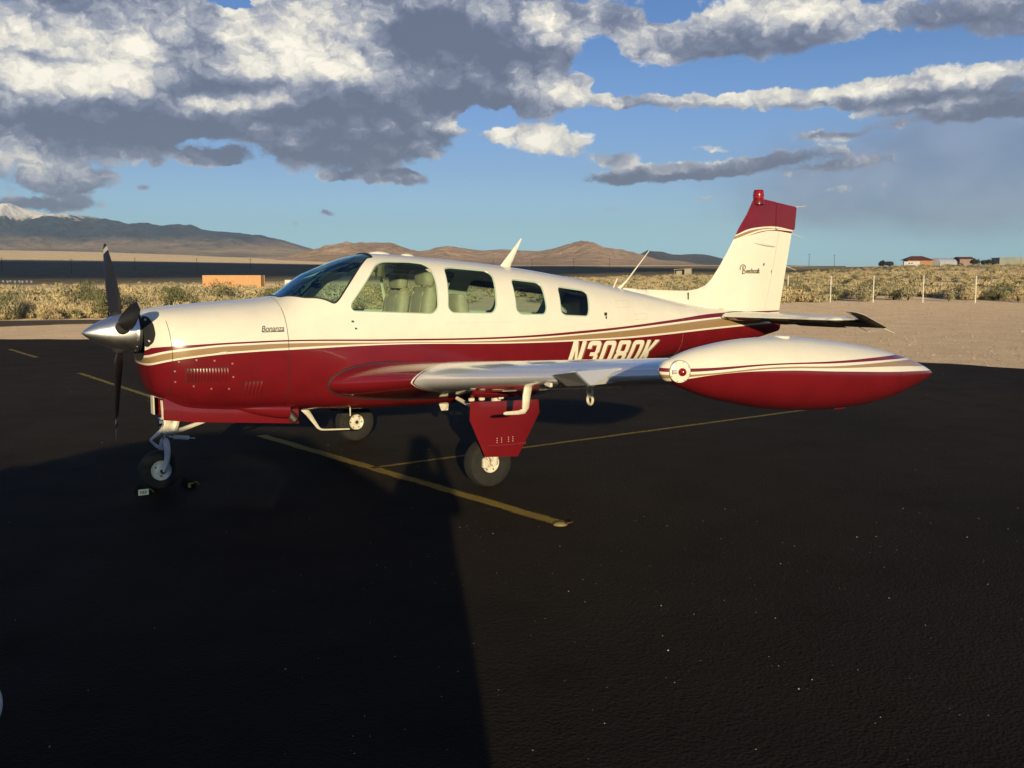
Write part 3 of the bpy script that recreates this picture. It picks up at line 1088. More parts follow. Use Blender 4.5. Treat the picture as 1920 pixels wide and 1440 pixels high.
def place_shrubs():
    cand = []
    tries = 0
    # clustered scatter inside the wedge that can be seen
    while len(cand) < 11000 and tries < 160000:
        tries += 1
        y = 36 + 300 * rng.random() ** 1.25
        x = rng.uniform(-.56, .56) * y
        if not scrub_ok(x, y):
            continue
        dens = vnoise(np.array([x / 4.5]), np.array([y / 7.0]), 11)[0]
        if dens < (.53 + (y - 40) * .0012 if x < 0 else .38) + .25 * rng.random():
            continue
        s = float(np.clip(rng.lognormal(-.62, .48), .22, 1.35))
        k = rng.random()
        kind = 0 if k < .55 else (1 if k < .87 else 2)
        cand.append((x, y, s, kind))
    cand.sort(key=lambda c: -c[2] / math.hypot(c[0], c[1]))
    # a band of mounded brush along the taxiway at left
    for i in range(34):
        x = rng.uniform(-26, -3)
        y = np.interp(x, [-26, -15, -8, -3], [40, 41.5, 45, 52]) + abs(rng.normal()) * 2.2
        cand.insert(0, (x, float(y), float(rng.uniform(.6, 1.05)), 0 if rng.random() < .8 else 1))
    for i in range(46):
        x = rng.uniform(11, 40)
        y = 61.5 + abs(rng.normal()) * 4
        cand.insert(0, (x, float(y), float(rng.uniform(.6, 1.25)), (0, 1, 1, 2)[rng.integers(4)]))
    names = ['dry_bush', 'sagebrush', 'creosote_bush']
    labels = ['straw coloured dry desert bush in the scrub beyond the ramp', 'grey green sagebrush in the scrub beyond the ramp', 'darker green rounded bush in the scrub beyond the ramp']
    groups = ['dry bushes on the desert scrubland', 'sagebrush on the desert scrubland', 'green bushes on the desert scrubland']
    for (x, y, s, kind) in cand[:300]:
        me = (DRY, SAGE, GRN)[kind][rng.integers(4 if kind < 2 else 3)]
        ob = bpy.data.objects.new(names[kind], me)
        ob.location = (x, y, float(ground_z(x, y)) - .03)
        ob.rotation_euler = (0, 0, rng.uniform(0, 6.28))
        ob.scale = (s * rng.uniform(.9, 1.35), s * rng.uniform(.9, 1.35), s * rng.uniform(.75, 1.1))
        where = 'along the far side of the taxiway at left' if x < -2 and y < 56 else ('on the open plain left of the cabin' if x < 0 else ('close behind the white fence posts' if y < 72 else 'far behind the wire fence at right'))
        tag(link(ob), labels[kind].replace('in the scrub beyond the ramp', where), 'bush', groups[kind])
    # the rest: one mass of low scrub
    protos = []
    for k, mt in enumerate((M_dry, M_sage, M_green)):
        for q in range(3):
            me = shrub_mesh('proto', [mt, M_twig], 100, 500 + k * 10 + q, w=.6, hgt=.55, leaf=.12, twigs=0)
            v = np.array([x.co for x in me.vertices])
            protos.append((k, v, np.array(me['nn']).reshape(-1, 3)))
            bpy.data.meshes.remove(me)
    rest = cand[300:]
    VV, MI, NL = [], [], []
    for (x, y, s, kind) in rest:
        k, v, nv_ = protos[kind * 3 + rng.integers(3)]
        a = rng.uniform(0, 6.28)
        c, sn = math.cos(a), math.sin(a)
        w = v * np.array([s * 1.15, s * 1.15, s * .95])
        w = np.stack([w[:, 0] * c - w[:, 1] * sn, w[:, 0] * sn + w[:, 1] * c, w[:, 2]], 1)
        VV.append(w + np.array([x, y, float(ground_z(x, y)) - .04]))
        NL.append(np.stack([nv_[:, 0] * c - nv_[:, 1] * sn, nv_[:, 0] * sn + nv_[:, 1] * c, nv_[:, 2]], 1))
        MI.append(np.full(len(v) // 3, kind))
    VV = np.concatenate(VV)
    MI = np.concatenate(MI)
    me = bpy.data.meshes.new('scrub')
    nv = len(VV)
    me.vertices.add(nv)
    me.vertices.foreach_set('co', VV.ravel())
    me.loops.add(nv)
    me.loops.foreach_set('vertex_index', np.arange(nv))
    me.polygons.add(nv // 3)
    me.polygons.foreach_set('loop_start', np.arange(0, nv, 3))
    for m in (M_dry, M_sage, M_green):
        me.materials.append(m)
    me.polygons.foreach_set('material_index', MI.astype(np.int32))
    me.update(calc_edges=True)
    me.shade_smooth()
    me.normals_split_custom_set_from_vertices(np.concatenate(NL).tolist())
    tag(link(bpy.data.objects.new('scrub', me)), 'dense low desert scrub covering the plain beyond the ramp', kind='stuff')


place_shrubs()


# ================================================================== fence
def fence():
    root = empty('wire_fence', (24, 59, 0))
    tag(root, 'wire fence on white posts along the desert scrub at right', 'fence')
    M_post = worn('white_post', (.72, .70, .62), .6, scale=9)
    M_wire = pbr('fence_wire', (.10, .085, .065), .6, .6)
    px = [1475, 1555, 1635, 1728, 1826, 1936, 2060]
    pts = []
    for u in px:
        y = 61.0 - (u - 1475) * .006
        pts.append(((u - 960) / 1900 * y, y))
    first = None
    for (x, y) in pts:
        gz = float(ground_z(x, y))
        if first is None:
            mb = MB()
            mb.tube([(0, 0, -.15), (0, 0, 1.5)], .036, 8)
            mb.lathe([(.045, 1.5), (.045, 1.52), (.02, 1.55), (0, 1.555)], n=8)
            ob = mb.build('post', M_post, root)
            first = ob
        else:
            ob = first.copy()
            link(ob, root)
        ob.location = (x - 24, y - 59, gz)
    for k, hgt in enumerate((.5, 1.0, 1.42)):
        mb = MB()
        line = []
        for (x0, y0), (x1, y1) in zip(pts, pts[1:]):
            for t in (0, .25, .5, .75):
                x, y = x0 + (x1 - x0) * t, y0 + (y1 - y0) * t
                line.append((x - 24, y - 59 - .04, float(ground_z(x, y)) + hgt - .05 * math.sin(PI * t)))
        mb.tube(line, .007, 4)
        mb.build('wire', M_wire, root)


fence()


# ================================================================== far things
M_container = worn('orange_container_paint', (.62, .32, .13), .6, scale=1.5, amt=.12)


def container():
    r = 203.0
    x, y = (441 - 960) / 1900 * r, r
    gz = float(ground_z(x, y)) - .05
    root = empty('shipping_container', (x, y, gz), math.radians(-3))
    tag(root, 'long pale orange shipping container out on the plain at left', 'container')
    mb = MB()
    L, Wd, H = 11.6, 2.44, 2.5
    n = 80
    for side in (-1, 1):
        pts = []
        for i in range(n + 1):
            xx = -L / 2 + L * i / n
            pts.append((xx, side * (Wd / 2 - (.018 if (i // 2) % 2 else 0))))
        mb.loft([[(p[0], p[1], .15) for p in pts], [(p[0], p[1], H - .1) for p in pts]], caps=(False, False), closed=False)
    mb.box((0, 0, H - .05), (L, Wd - .02, .09))
    mb.box((0, 0, .09), (L, Wd - .02, .14))
    mb.build('container_body', M_container, root, smooth=False)
    mb = MB()
    for sx in (-1, 1):
        for sy in (-1, 1):
            mb.box((sx * (L / 2), sy * Wd / 2, H / 2), (.16, .16, H))
    mb.build('corner_post', M_container, root, smooth=False)
    for sx in (-1, 1):
        mb = MB()
        mb.box((sx * (L / 2 - .02), 0, H / 2), (.05, Wd - .2, H - .25))
        mb.build('door' if sx > 0 else 'end_panel', M_container, root, smooth=False)


container()


def far_xyz(u, r, dz=0.0):
    x, y = (u - 960) / 1900 * r, r
    return x, y, float(ground_z(x, y)) + dz


M_roof = worn('red_roof', (.17, .055, .04), .8, scale=.8)
M_owall = worn('orange_wall', (.50, .29, .15), .9, scale=.8)
M_wwall = worn('white_wall', (.72, .70, .66), .8, scale=.8)
M_beige = worn('beige_wall', (.45, .40, .30), .9, scale=.6)
M_sheet = worn('pale_sheet_metal', (.66, .68, .70), .45, .2, scale=.6)
M_greysheet = worn('grey_green_sheet', (.36, .37, .31), .6, scale=.6)
M_pink = worn('pink_wall', (.42, .30, .25), .9, scale=.6)
M_dglass = pbr('dark_window', (.02, .025, .03), .1)


def far_buildings():
    r = 368
    # house with hipped red roof
    x, y, z = far_xyz(1709, r)
    h = empty('house', (x, y, z - .3), math.radians(-8))
    tag(h, 'orange house with a hipped red roof and white garage on the horizon', 'house')
    mb = MB()
    mb.box((1.2, 0, 1.3), (8.4, 7, 2.6))
    mb.build('wall', M_owall, h, smooth=False)
    mb = MB()
    mb.add([(-4.2, -4.4, 2.6), (6.0, -4.4, 2.6), (6.0, 4.2, 2.6), (-4.2, 4.2, 2.6), (-1.2, 0, 4.1), (2.6, 0, 4.1)], [(0, 1, 5, 4), (1, 2, 5), (2, 3, 4, 5), (3, 0, 4), (3, 2, 1, 0)])
    mb.build('roof', M_roof, h, smooth=False)
    mb = MB()
    mb.box((-2.0, -4.2, 1.2), (5.4, 1.6, 1.9))
    gar = mb.build('garage', M_wwall, h, smooth=False)
    for k in range(2):
        mb = MB()
        mb.box((-2.9 + k * .9, -5.02, 1.5), (.5, .06, .4))
        mb.build('window', M_dglass, gar, smooth=False)
    # round roofed white hangar
    x, y, z = far_xyz(1762, r + 3)
    q = empty('hangar', (x, y, z - .3), math.radians(28))
    tag(q, 'white round roofed metal hangar right of the red roofed house', 'hangar')
    mb = MB()
    prof = [(-2.6, 0), (-2.6, 1.3)] + [(-2.6 * math.cos(PI * i / 12), 1.3 + 1.9 * math.sin(PI * i / 12)) for i in range(1, 12)] + [(2.6, 1.3), (2.6, 0)]
    rings = [[(xx, py, pz) for py, pz in prof] for xx in (-4.6, 4.6)]
    mb.loft(rings, caps=(False, False), closed=False)
    mb.build('arched_shell', M_sheet, q)
    for s in (-1, 1):
        mb = MB()
        mb.prism(prof, s * 4.5 - .06, s * 4.5 + .06, lambda u, v, d: (d, u, v))
        e = mb.build('end_wall', M_wwall, q, smooth=False)
    mb = MB()
    mb.box((4.6, 0, 1.0), (.08, 2.4, 2.0))
    mb.build('door', M_sheet, e, smooth=False)
    # pink house
    x, y, z = far_xyz(1800, r + 6)
    h = empty('house', (x, y, z - .3), math.radians(5))
    tag(h, 'low pinkish house just right of the round roofed hangar', 'house')
    mb = MB()
    mb.box((0, 0, 1.5), (5.4, 5, 3.0))
    mb.build('wall', M_pink, h, smooth=False)
    mb = MB()
    mb.add([(-3, -2.9, 2.9), (3, -2.9, 2.9), (3, 2.9, 2.9), (-3, 2.9, 2.9), (-3, 0, 3.7), (3, 0, 3.7)], [(0, 1, 5, 4), (2, 3, 4, 5), (3, 0, 4), (1, 2, 5), (3, 2, 1, 0)])
    mb.build('roof', M_roof, h, smooth=False)
    # long grey green shed with a pale end
    x, y, z = far_xyz(1886, r)
    s = empty('shed', (x, y, z - .3), math.radians(6))
    tag(s, 'long grey green metal shed at the far right of the horizon', 'shed')
    mb = MB()
    mb.box((-1.2, 0, 1.6), (8.2, 5, 3.2))
    mb.build('wall', M_greysheet, s, smooth=False)
    mb = MB()
    mb.box((-1.0, 0, 3.3), (9.0, 5.4, .25), M=Matrix.Rotation(-.03, 3, 'Y'))
    mb.build('roof', M_greysheet, s, smooth=False)
    mb = MB()
    mb.box((4.0, -.6, 1.5), (2.2, 4, 3.0))
    mb.build('end_bay', M_beige, s, smooth=False)
    # open shed near the middle
    x, y, z = far_xyz(1279, 330)
    s = empty('shed', (x, y, z - .2), math.radians(-14))
    tag(s, 'small open sided beige shed in the scrub left of the tail', 'shed')
    mb = MB()
    mb.box((1.6, 0, 1.15), (2.2, 2.8, 2.3))
    mb.box((-.9, 1.35, 1.0), (2.8, .1, 2.0))
    mb.build('wall', M_beige, s, smooth=False)
    mb = MB()
    mb.box((0, 0, 2.3), (5.8, 3.2, .14), M=Matrix.Rotation(-.06, 3, 'Y'))
    mb.build('roof', M_beige, s, smooth=False)
    mb = MB()
    mb.tube([(-2.6, -1.3, 0), (-2.6, -1.3, 2.2)], .07, 6)
    mb.build('post', M_beige, s)
    # white storage box behind the windscreen
    x, y, z = far_xyz(543, 205)
    s = empty('storage_box', (x, y, z), .1)
    tag(s, 'small white storage box right of the orange container', 'storage box')
    mb = MB()
    mb.box((0, 0, .65), (1.3, 1.2, 1.3))
    mb.build('box_body', M_wwall, s, smooth=False)
    mb = MB()
    mb.box((0, 0, 1.34), (1.4, 1.3, .08))
    mb.build('lid', M_wwall, s, smooth=False)


far_buildings()


def far_trees():
    M_tree = mat_leaf('dark_tree_leaf', (.075, .08, .055), (.05, .055, .04))
    M_bark = pbr('bark', (.09, .065, .045), .9)
    for i, (u, wv_, hv, lab) in enumerate([(1652, 3.6, 2.4, 'dark bushy tree on the horizon, leftmost of those near the houses'), (1664, 2.6, 2.0, 'low dark tree left of the red roofed house'), (1822, 3.6, 2.6, 'dark tree on the horizon beside the pink house'), (1838, 3.2, 2.1, 'low dark tree right of the pink house'), (1851, 3.2, 2.2, 'dark tree at the left end of the grey green shed')]):
        x, y, z = far_xyz(u, 362 + i % 2 * 8)
        t = empty('tree', (x, y, z - .2))
        tag(t, lab, 'tree', 'dark trees among the houses on the horizon')
        me = shrub_mesh('crown', [M_tree, M_bark], 600, 700 + i, w=wv_ * .55, hgt=hv * .78, leaf=.32, twigs=4)
        ob = link(bpy.data.objects.new('crown', me), t)
        ob.location = (0, 0, .5)
        mb = MB()
        mb.tube([(0, 0, -.2), (.05, 0, .6), (0, .05, 1.4)], [.16, .12, .05], 6)
        mb.build('trunk', M_bark, t)


far_trees()


def utility_poles():
    M_wood = pbr('pole_wood', (.05, .04, .035), .9)
    first = None
    spots = [(10, 700, 'behind the row of pale panels at far left'), (139, 640, 'left of the propeller on the dark plain'), (258, 760, 'right of the propeller on the dark plain'), (373, 800, 'left of the orange container on the dark plain'), (473, 800, 'above the orange container on the dark plain'),
             (722, 900, 'behind the cabin roof'), (925, 900, 'just left of the white roof antenna'), (997, 900, 'right of the white roof antenna'), (1075, 900, 'in front of the tallest tan hill'), (1142, 900, 'left of the slanted rear mast'), (1513, 700, 'just right of the tail fin'), (1560, 760, 'second pole right of the tail fin')]
    for (u, r, where) in spots:
        x, y, z = far_xyz(u, r, -.2)
        if first is None:
            t = empty('utility_pole', (x, y, z), rng.uniform(-.3, .3))
            mb = MB()
            mb.tube([(0, 0, 0), (0, 0, 9.5)], [.17, .12], 7)
            mb.build('pole', M_wood, t)
            mb = MB()
            mb.box((0, 0, 8.7), (2.4, .14, .14))
            mb.build('crossarm', M_wood, t, smooth=False)
            first = t
        else:
            t = copy_tree(first)
            t.location = (x, y, z)
            t.rotation_euler = (0, 0, rng.uniform(-.3, .3))
        tag(t, 'thin dark utility pole ' + where, 'utility pole', 'utility poles far across the plain')


utility_poles()


def panels():
    M_pan = worn('pale_panel', (.40, .41, .43), .4)
    first = None
    for i in range(9):
        x, y, z = far_xyz(2 + i * 7.4 + (i % 3), 330 + (i % 2) * 3, 0)
        if first is None:
            t = empty('tilted_panel', (x, y, z), .5)
            mb = MB()
            mb.box((0, 0, .55), (.55, .06, .75), M=Matrix.Rotation(-.6, 3, 'X'))
            mb.build('panel', M_pan, t, smooth=False)
            mb = MB()
            mb.tube([(0, .1, -.2), (0, .1, .8)], .05, 6)
            mb.build('leg', M_pan, t)
            first = t
        else:
            t = copy_tree(first)
            t.location = (x, y, z)
        t['label'] = 'pale tilted panel in the row far out on the dark plain at left'
        t['category'] = 'panel'
        t['group'] = 'row of pale panels far out at left'


panels()


def small_far():
    # plank lying at the brush edge
    x, y, z = far_xyz(318, 63)
    t = MB()
    t.box((0, 0, .05), (1.8, .24, .09), bev=.01)
    t.box((.1, .14, .11), (1.6, .1, .06), bev=.01)
    o = t.build('wooden_plank', worn('weathered_wood', (.10, .075, .05), .9))
    o.location = (x, y, z + .01)
    o.rotation_euler = (0, 0, .06)
    tag(o, 'dark weathered plank lying on the ground at the edge of the brush', 'plank')
    # white marker post in front of the fin
    x, y, z = far_xyz(1342, 110)
    mb = MB()
    mb.tube([(0, 0, -.1), (0, 0, 2.1)], .035, 7)
    mb.lathe([(.04, 2.1), (.03, 2.13), (0, 2.14)], n=7)
    o = mb.build('marker_post', M_wwall)
    o.location = (x, y, z)
    tag(o, 'single thin white post standing just left of the tail fin', 'post')


small_far()


# ================================================================== things on the ramp
def chock(x, y, rz, label, faded):
    root = empty('wheel_chock', (x, y, .004), rz)
    root.scale = (.8, .8, .8)
    tag(root, label, 'wheel chock', 'rubber chocks at the nose wheel')
    M_r = bpy.data.materials.get('chock_rubber') or worn('chock_rubber', (.006, .006, .0065), .95, spec=.1)
    mb = MB()
    mb.prism([(-.055, 0), (.055, 0), (.02, .075), (-.015, .075)], -.12, .12, lambda u, v, d: (u, d, v))
    mb.build('wedge', M_r, root, smooth=False)
    M_w = bpy.data.materials.get('chock_sticker') or pbr('chock_sticker', (.75, .72, .60), .6)
    M_y = bpy.data.materials.get('chock_yellow') or worn('chock_yellow', (.42, .31, .06), .7)
    M_k = bpy.data.materials.get('chock_black') or pbr('chock_black', (.012, .012, .012), .6)
    mb = MB()
    if not faded:
        mb.box((-.012, -.128, .036), (.105, .006, .062))
        st = mb.build('sticker', M_w, root, smooth=False)
        mb = MB()
        for k in range(5):
            mb.box((-.043 + k * .0155, -.1322, .036), (.0075 if k in (1, 2, 3) else .005, .002, .034))
        mb.build('bar_print', M_k, st, smooth=False)
    else:
        mb.box((-.02, -.128, .03), (.03, .006, .05))
        mb.box((.0, -.128, .052), (.05, .006, .012))
        mb.build('sticker', M_y, root, smooth=False)
    mb = MB()
    mb.tube([(.04, -.127, .065), (.075, -.09, .05), (.11, -.04, .008)], .005, 6)
    mb.build('cord', M_y, root)


def tie_anchor():
    root = empty('tie_down_anchor', (.36, 7.42, .004), .5)
    tag(root, 'small yellow painted tie down anchor at the near end of the yellow line', 'tie down')
    mb = MB()
    mb.lathe([(.055, 0), (.052, .006), (.036, .016), (.014, .020), (0, .021)], n=20)
    mb.build('plate', worn('yellow_anchor_paint', (.30, .23, .08), .8, scale=20), root)
    mb = MB()
    mb.tube([(.04 * math.cos(2 * PI * i / 14), 0, .024 + .03 * math.sin(2 * PI * i / 14)) for i in range(14)], .006, 6, closed=True)
    r = mb.build('ring', pbr('rusty_ring', (.10, .06, .03), .7, .5), root)
    r.rotation_euler = (1.25, 0, .4)
    r.location = (.05, 0, .004)


tie_anchor()


# ================================================================== car beside the photographer
def car():
    root = empty('car', (0, 0, 0))
    tag(root, 'white car parked beside the photographer, only its mirror in view at the left edge', 'car')
    M_body = pbr('white_car_paint', (.72, .73, .74), .3, 0, .6)
    M_trim = pbr('black_trim', (.02, .02, .02), .6)
    M_tyre = worn('car_tyre', (.02, .02, .02), .85)
    M_rim = pbr('car_rim', (.5, .5, .52), .3, .9)
    m = bpy.data.materials.new('car_glass')
    m.use_nodes = True
    T = NT(m.node_tree)
    mx = T.n('ShaderNodeMixShader')
    fr = T.n('ShaderNodeFresnel')
    fr.inputs[0].default_value = 1.45
    tr = T.n('ShaderNodeBsdfTransparent')
    tr.inputs[0].default_value = (.55, .60, .57, 1)
    gl = T.n('ShaderNodeBsdfGlossy')
    gl.inputs['Roughness'].default_value = .02
    T.put(mx.inputs[0], fr.outputs[0])
    T.put(mx.inputs[1], tr.outputs[0])
    T.put(mx.inputs[2], gl.outputs[0])
    T.put(m.node_tree.nodes['Material Output'].inputs[0], mx.outputs[0])
    M_cg = m
    yc = .20
    # lower body: rings across x
    st = [(-4.35, .55, .95, .62), (-4.25, .42, 1.12, .74), (-3.9, .32, 1.22, .82), (-2.2, .28, 1.24, .78), (-1.0, .28, 1.22, .78), (-.75, .30, 1.17, .77), (-.35, .32, 1.12, .76), (-.12, .36, 1.06, .72), (.0, .44, .96, .64), (.05, .54, .84, .56)]
    rings = []
    for (x, z0, z1, w) in st:
        zc, hz = (z0 + z1) / 2, (z1 - z0) / 2
        rings.append([(x, yc + w * math.copysign(abs(math.cos(a)) ** .45, math.cos(a)), zc + hz * math.copysign(abs(math.sin(a)) ** .5, math.sin(a))) for a in [2 * PI * (i + .5) / 24 for i in range(24)]])
    mb = MB()
    mb.loft(rings)
    mb.build('body', M_body, root)
    # roof
    prof = [(-3.95, 1.42), (-3.3, 1.66), (-2.6, 1.81), (-2.1, 1.84), (-1.6, 1.81), (-1.30, 1.75)]
    rings = []
    for (x, z) in prof:
        rings.append([(x, yc - .62, z - .05), (x, yc - .55, z), (x, yc, z + .02), (x, yc + .55, z), (x, yc + .62, z - .05), (x, yc + .5, z - .07), (x, yc, z - .06), (x, yc - .5, z - .07)])
    mb = MB()
    mb.loft(rings)
    mb.build('roof', M_body, root)
    for s in (-1, 1):
        yb, yt = yc + s * .72, yc + s * .56
        for (pa) in [[(-.06, 1.13), (-1.0, 1.13), (-1.0, 1.60)], [(-2.62, 1.14), (-4.15, 1.14), (-3.9, 1.42), (-2.62, 1.76)]]:
            mb = MB()
            f0 = lambda x, z, d: (x, yb + (yt - yb) * (z - 1.14) / .6 - s * d, z)
            mb.prism(pa, 0, .03, f0)
            mb.build('side_panel', M_body, root, smooth=False)
        for (xb, xt, zt, w) in [(-.06, -1.34, 1.76, .045), (-1.0, -1.05, 1.62, .03), (-2.0, -2.02, 1.80, .06), (-2.62, -2.6, 1.76, .06), (-4.15, -3.85, 1.42, .09)]:
            mb = MB()
            mb.tube([(xb, yb, 1.14), (xt, yt, zt)], w, 6)
            mb.build('pillar', M_body, root)
        for (a, b, c_, d) in [((-1.05, 1.2), (-1.95, 1.2), (-1.97, 1.74), (-1.10, 1.60)), ((-2.08, 1.2), (-2.56, 1.2), (-2.56, 1.72), (-2.08, 1.74))]:
            mb = MB()
            f = lambda x, z: (x, yb + (yt - yb) * (z - 1.14) / .6, z)
            vs = [f(*p) for p in (a, b, c_, d)]
            mb.add(vs + [(p[0], p[1] - s * .006, p[2]) for p in vs], [(0, 1, 2, 3), (7, 6, 5, 4), (0, 4, 5, 1), (1, 5, 6, 2), (2, 6, 7, 3), (3, 7, 4, 0)])
            mb.build('window', M_cg, root, smooth=False)
        for x in (-.98, -3.5):
            mb = MB()
            mb.lathe([(.20, -.11), (.29, -.115), (.335, -.08), (.345, 0), (.335, .08), (.29, .115), (.20, .11)], (0, 0, 0), 'y', 28)
            w = mb.build('tyre', M_tyre, root)
            w.location = (x, yc + s * .74, .345)
            mb = MB()
            mb.lathe([(.0, .07 * s), (.05, .08 * s), (.14, .06 * s), (.205, .095 * s), (.205, -.09 * s)], (0, 0, 0), 'y', 24)
            mb.build('rim', M_rim, w)
        mb = MB()
        mb.box((-.06, yc + s * .52, .80), (.12, .30, .14), bev=.03)
        mb.build('headlight', M_cg, root)
    mb = MB()
    vs = [(-.06, yc - .74, 1.12), (-.06, yc + .74, 1.12), (-1.34, yc + .57, 1.71), (-1.34, yc - .57, 1.71)]
    mb.add(vs + [(p[0] - .01, p[1], p[2] - .006) for p in vs], [(0, 1, 2, 3), (7, 6, 5, 4), (0, 4, 5, 1), (1, 5, 6, 2), (2, 6, 7, 3), (3, 7, 4, 0)])
    mb.build('windscreen', M_cg, root, smooth=False)
    for s in (-1, 1):
        # mirror on a short arm
        yy = yc + s * (1.19 if s > 0 else .95)
        xx = -.839
        mb = MB()
        mb.tube([(xx - .02, yc + s * .74, 1.17), (xx, yy, 1.235)], [.03, .024], 8)
        mb.build('mirror_arm', M_trim, root)
        rings = []
        for t in np.sin(np.linspace(-PI / 2, PI / 2, 25)):
            k = math.sqrt(max(1 - t * t, 0)) ** .8 + .005
            rings.append([(xx + t * .105, yy + .052 * k * math.cos(a), 1.272 + .062 * k * math.sin(a)) for a in [2 * PI * i / 28 for i in range(28)]])
        mb = MB()
        mb.loft(rings)
        mir = mb.build('mirror', M_body, root)
    mb = MB()
    mb.box((-2.2, yc, .62), (3.0, 1.3, .3))
    mb.build('floor_pan', M_trim, root, smooth=False)
    for sx in (-1.75, -2.75):
        for s in (-1, 1):
            mb = MB()
            mb.box((sx, yc + s * .34, .92), (.5, .5, .2), bev=.05)
            mb.box((sx - .26, yc + s * .34, 1.16), (.14, .46, .5), bev=.05)
            mb.build('seat', M_trim, root)


car()


# ================================================================== the photographer (only the shadow falls into the picture)
def photographer():
    root = empty('person', (.19, -.44, 0))
    tag(root, 'person in dark clothes standing behind the camera with both arms raised', 'person')
    J = {}
    V, E, Rr = [], [], []

    def j(name, p, r, par=None):
        J[name] = len(V)
        V.append(p)
        Rr.append(r)
        if par is not None:
            E.append((J[par], J[name]))

    j('pelvis', (0, 0, 1.0), (.17, .12))
    j('waist', (0, .01, 1.15), (.19, .115), 'pelvis')
    j('chest', (0, .0, 1.38), (.215, .13), 'waist')
    j('upper', (0, 0, 1.53), (.16, .10), 'chest')
    j('neck', (0, .02, 1.64), (.062, .062), 'upper')
    j('jaw', (0, .05, 1.72), (.075, .085), 'neck')
    j('skull', (0, .05, 1.82), (.092, .108), 'jaw')
    j('crown', (0, .04, 1.90), (.07, .08), 'skull')
    for s in (-1, 1):
        n = 'L' if s < 0 else 'R'
        j('sh' + n, (s * .2, 0, 1.53), (.075, .075), 'upper')
        j('el' + n, (s * .225, .14, 1.33), (.060, .060), 'sh' + n)
        j('wr' + n, (s * .14, .33, 1.66), (.036, .036), 'el' + n)
        j('hip' + n, (s * .085, 0, .93), (.12, .12), 'pelvis')
        j('kn' + n, (s * .075, .02, .52), (.085, .08), 'hip' + n)
        j('an' + n, (s * .07, -.02, .10), (.068, .06), 'kn' + n)
        j('to' + n, (s * .08, .14, .045), (.045, .04), 'an' + n)
    me = bpy.data.meshes.new('body')
    me.from_pydata(V, E, [])
    ob = link(bpy.data.objects.new('body', me), root)
    md = ob.modifiers.new('skin', 'SKIN')
    for i, sv in enumerate(me.skin_vertices[0].data):
        sv.radius = Rr[i]
    me.skin_vertices[0].data[0].use_root = True
    ob.modifiers.new('sub', 'SUBSURF').render_levels = 2
    me.materials.append(worn('dark_clothes', (.03, .035, .05), .9))
    M_sk = worn('skin', (.42, .26, .18), .6)
    for s in (-1, 1):
        hb = MB()
        hb.loft([[(s * .14 + .03 * math.cos(a), .33 + k * .012, 1.66 + k * .018 + .018 * math.sin(a)) for a in [2 * PI * i / 8 for i in range(8)]] for k in range(5)])
        for q in range(4):
            hb.tube([(s * (.14 - .0), .375 + q * .004, 1.73 + q * .016), (s * .115, .395, 1.735 + q * .018), (s * .088, .385, 1.74 + q * .018)], [.009, .0085, .007], 6)
        hb.tube([(s * .15, .35, 1.70), (s * .13, .345, 1.735), (s * .10, .345, 1.75)], [.011, .01, .008], 6)
        hb.build('hand', M_sk, root)
    mb = MB()
    mb.lathe([(.128, 1.83), (.125, 1.88), (.10, 1.94), (.05, 1.965), (0, 1.97)], (0, .045, 0), n=20)
    mb.box((0, .19, 1.845), (.16, .12, .014), bev=.005)
    mb.build('cap', worn('cap_cloth', (.05, .05, .06), .9), root)


photographer()


# ================================================================== the airplane
# local frame: x aft of the spinner tip, y to the right wing (the camera stands off the left wing), z up
air = empty('airplane', (-3.563, 8.379, 0), 0.5674)
tag(air, 'red and cream single engine propeller airplane with wing tip tanks on the black ramp', 'airplane')


def L3(s, t, z):
    return (s, -t, z)


FS = np.array([
    # s,  ztop, zbot,  w,  zmid, nu, nl
    [0.45, 1.500, 1.130, .235, 1.30, 2.3, 2.2], [0.47, 1.535, 1.010, .300, 1.28, 2.3, 2.3], [0.52, 1.566, .860, .375, 1.25, 2.4, 2.4],
    [0.63, 1.586, .770, .45, 1.22, 2.5, 2.5], [0.80, 1.602, .700, .50, 1.20, 2.5, 2.6], [1.10, 1.622, .670, .525, 1.18, 2.5, 2.8],
    [1.60, 1.662, .640, .545, 1.17, 2.4, 3.0], [2.00, 1.895, .615, .56, 1.18, 2.4, 3.2], [2.56, 2.058, .59, .575, 1.20, 2.5, 3.4],
    [3.20, 2.022, .58, .58, 1.20, 2.5, 3.4], [4.10, 1.938, .61, .56, 1.20, 2.4, 3.2], [5.05, 1.802, .72, .475, 1.22, 2.3, 2.9],
    [6.00, 1.628, .87, .345, 1.24, 2.2, 2.6], [7.00, 1.455, .97, .215, 1.23, 2.1, 2.3], [7.80, 1.400, 1.065, .12, 1.24, 2.0, 2.1],
    [8.20, 1.385, 1.14, .05, 1.27, 2.0, 2.0]])


def pch(x, xp, fp):
    x = np.asarray(x, float)
    h = np.diff(xp)
    d = np.diff(fp) / h
    m = np.zeros(len(xp))
    m[0], m[-1] = d[0], d[-1]
    for i in range(1, len(xp) - 1):
        if d[i - 1] * d[i] > 0:
            w1, w2 = 2 * h[i] + h[i - 1], h[i] + 2 * h[i - 1]
            m[i] = (w1 + w2) / (w1 / d[i - 1] + w2 / d[i])
    i = np.clip(np.searchsorted(xp, x) - 1, 0, len(xp) - 2)
    t = (x - xp[i]) / h[i]
    return fp[i] * (1 + 2 * t) * (1 - t) ** 2 + h[i] * m[i] * t * (1 - t) ** 2 + fp[i + 1] * t * t * (3 - 2 * t) + h[i] * m[i + 1] * t * t * (t - 1)


def fpar(s):
    s = np.clip(s, FS[0, 0], FS[-1, 0])
    return [pch(s, FS[:, 0], FS[:, k]) for k in range(1, 7)]


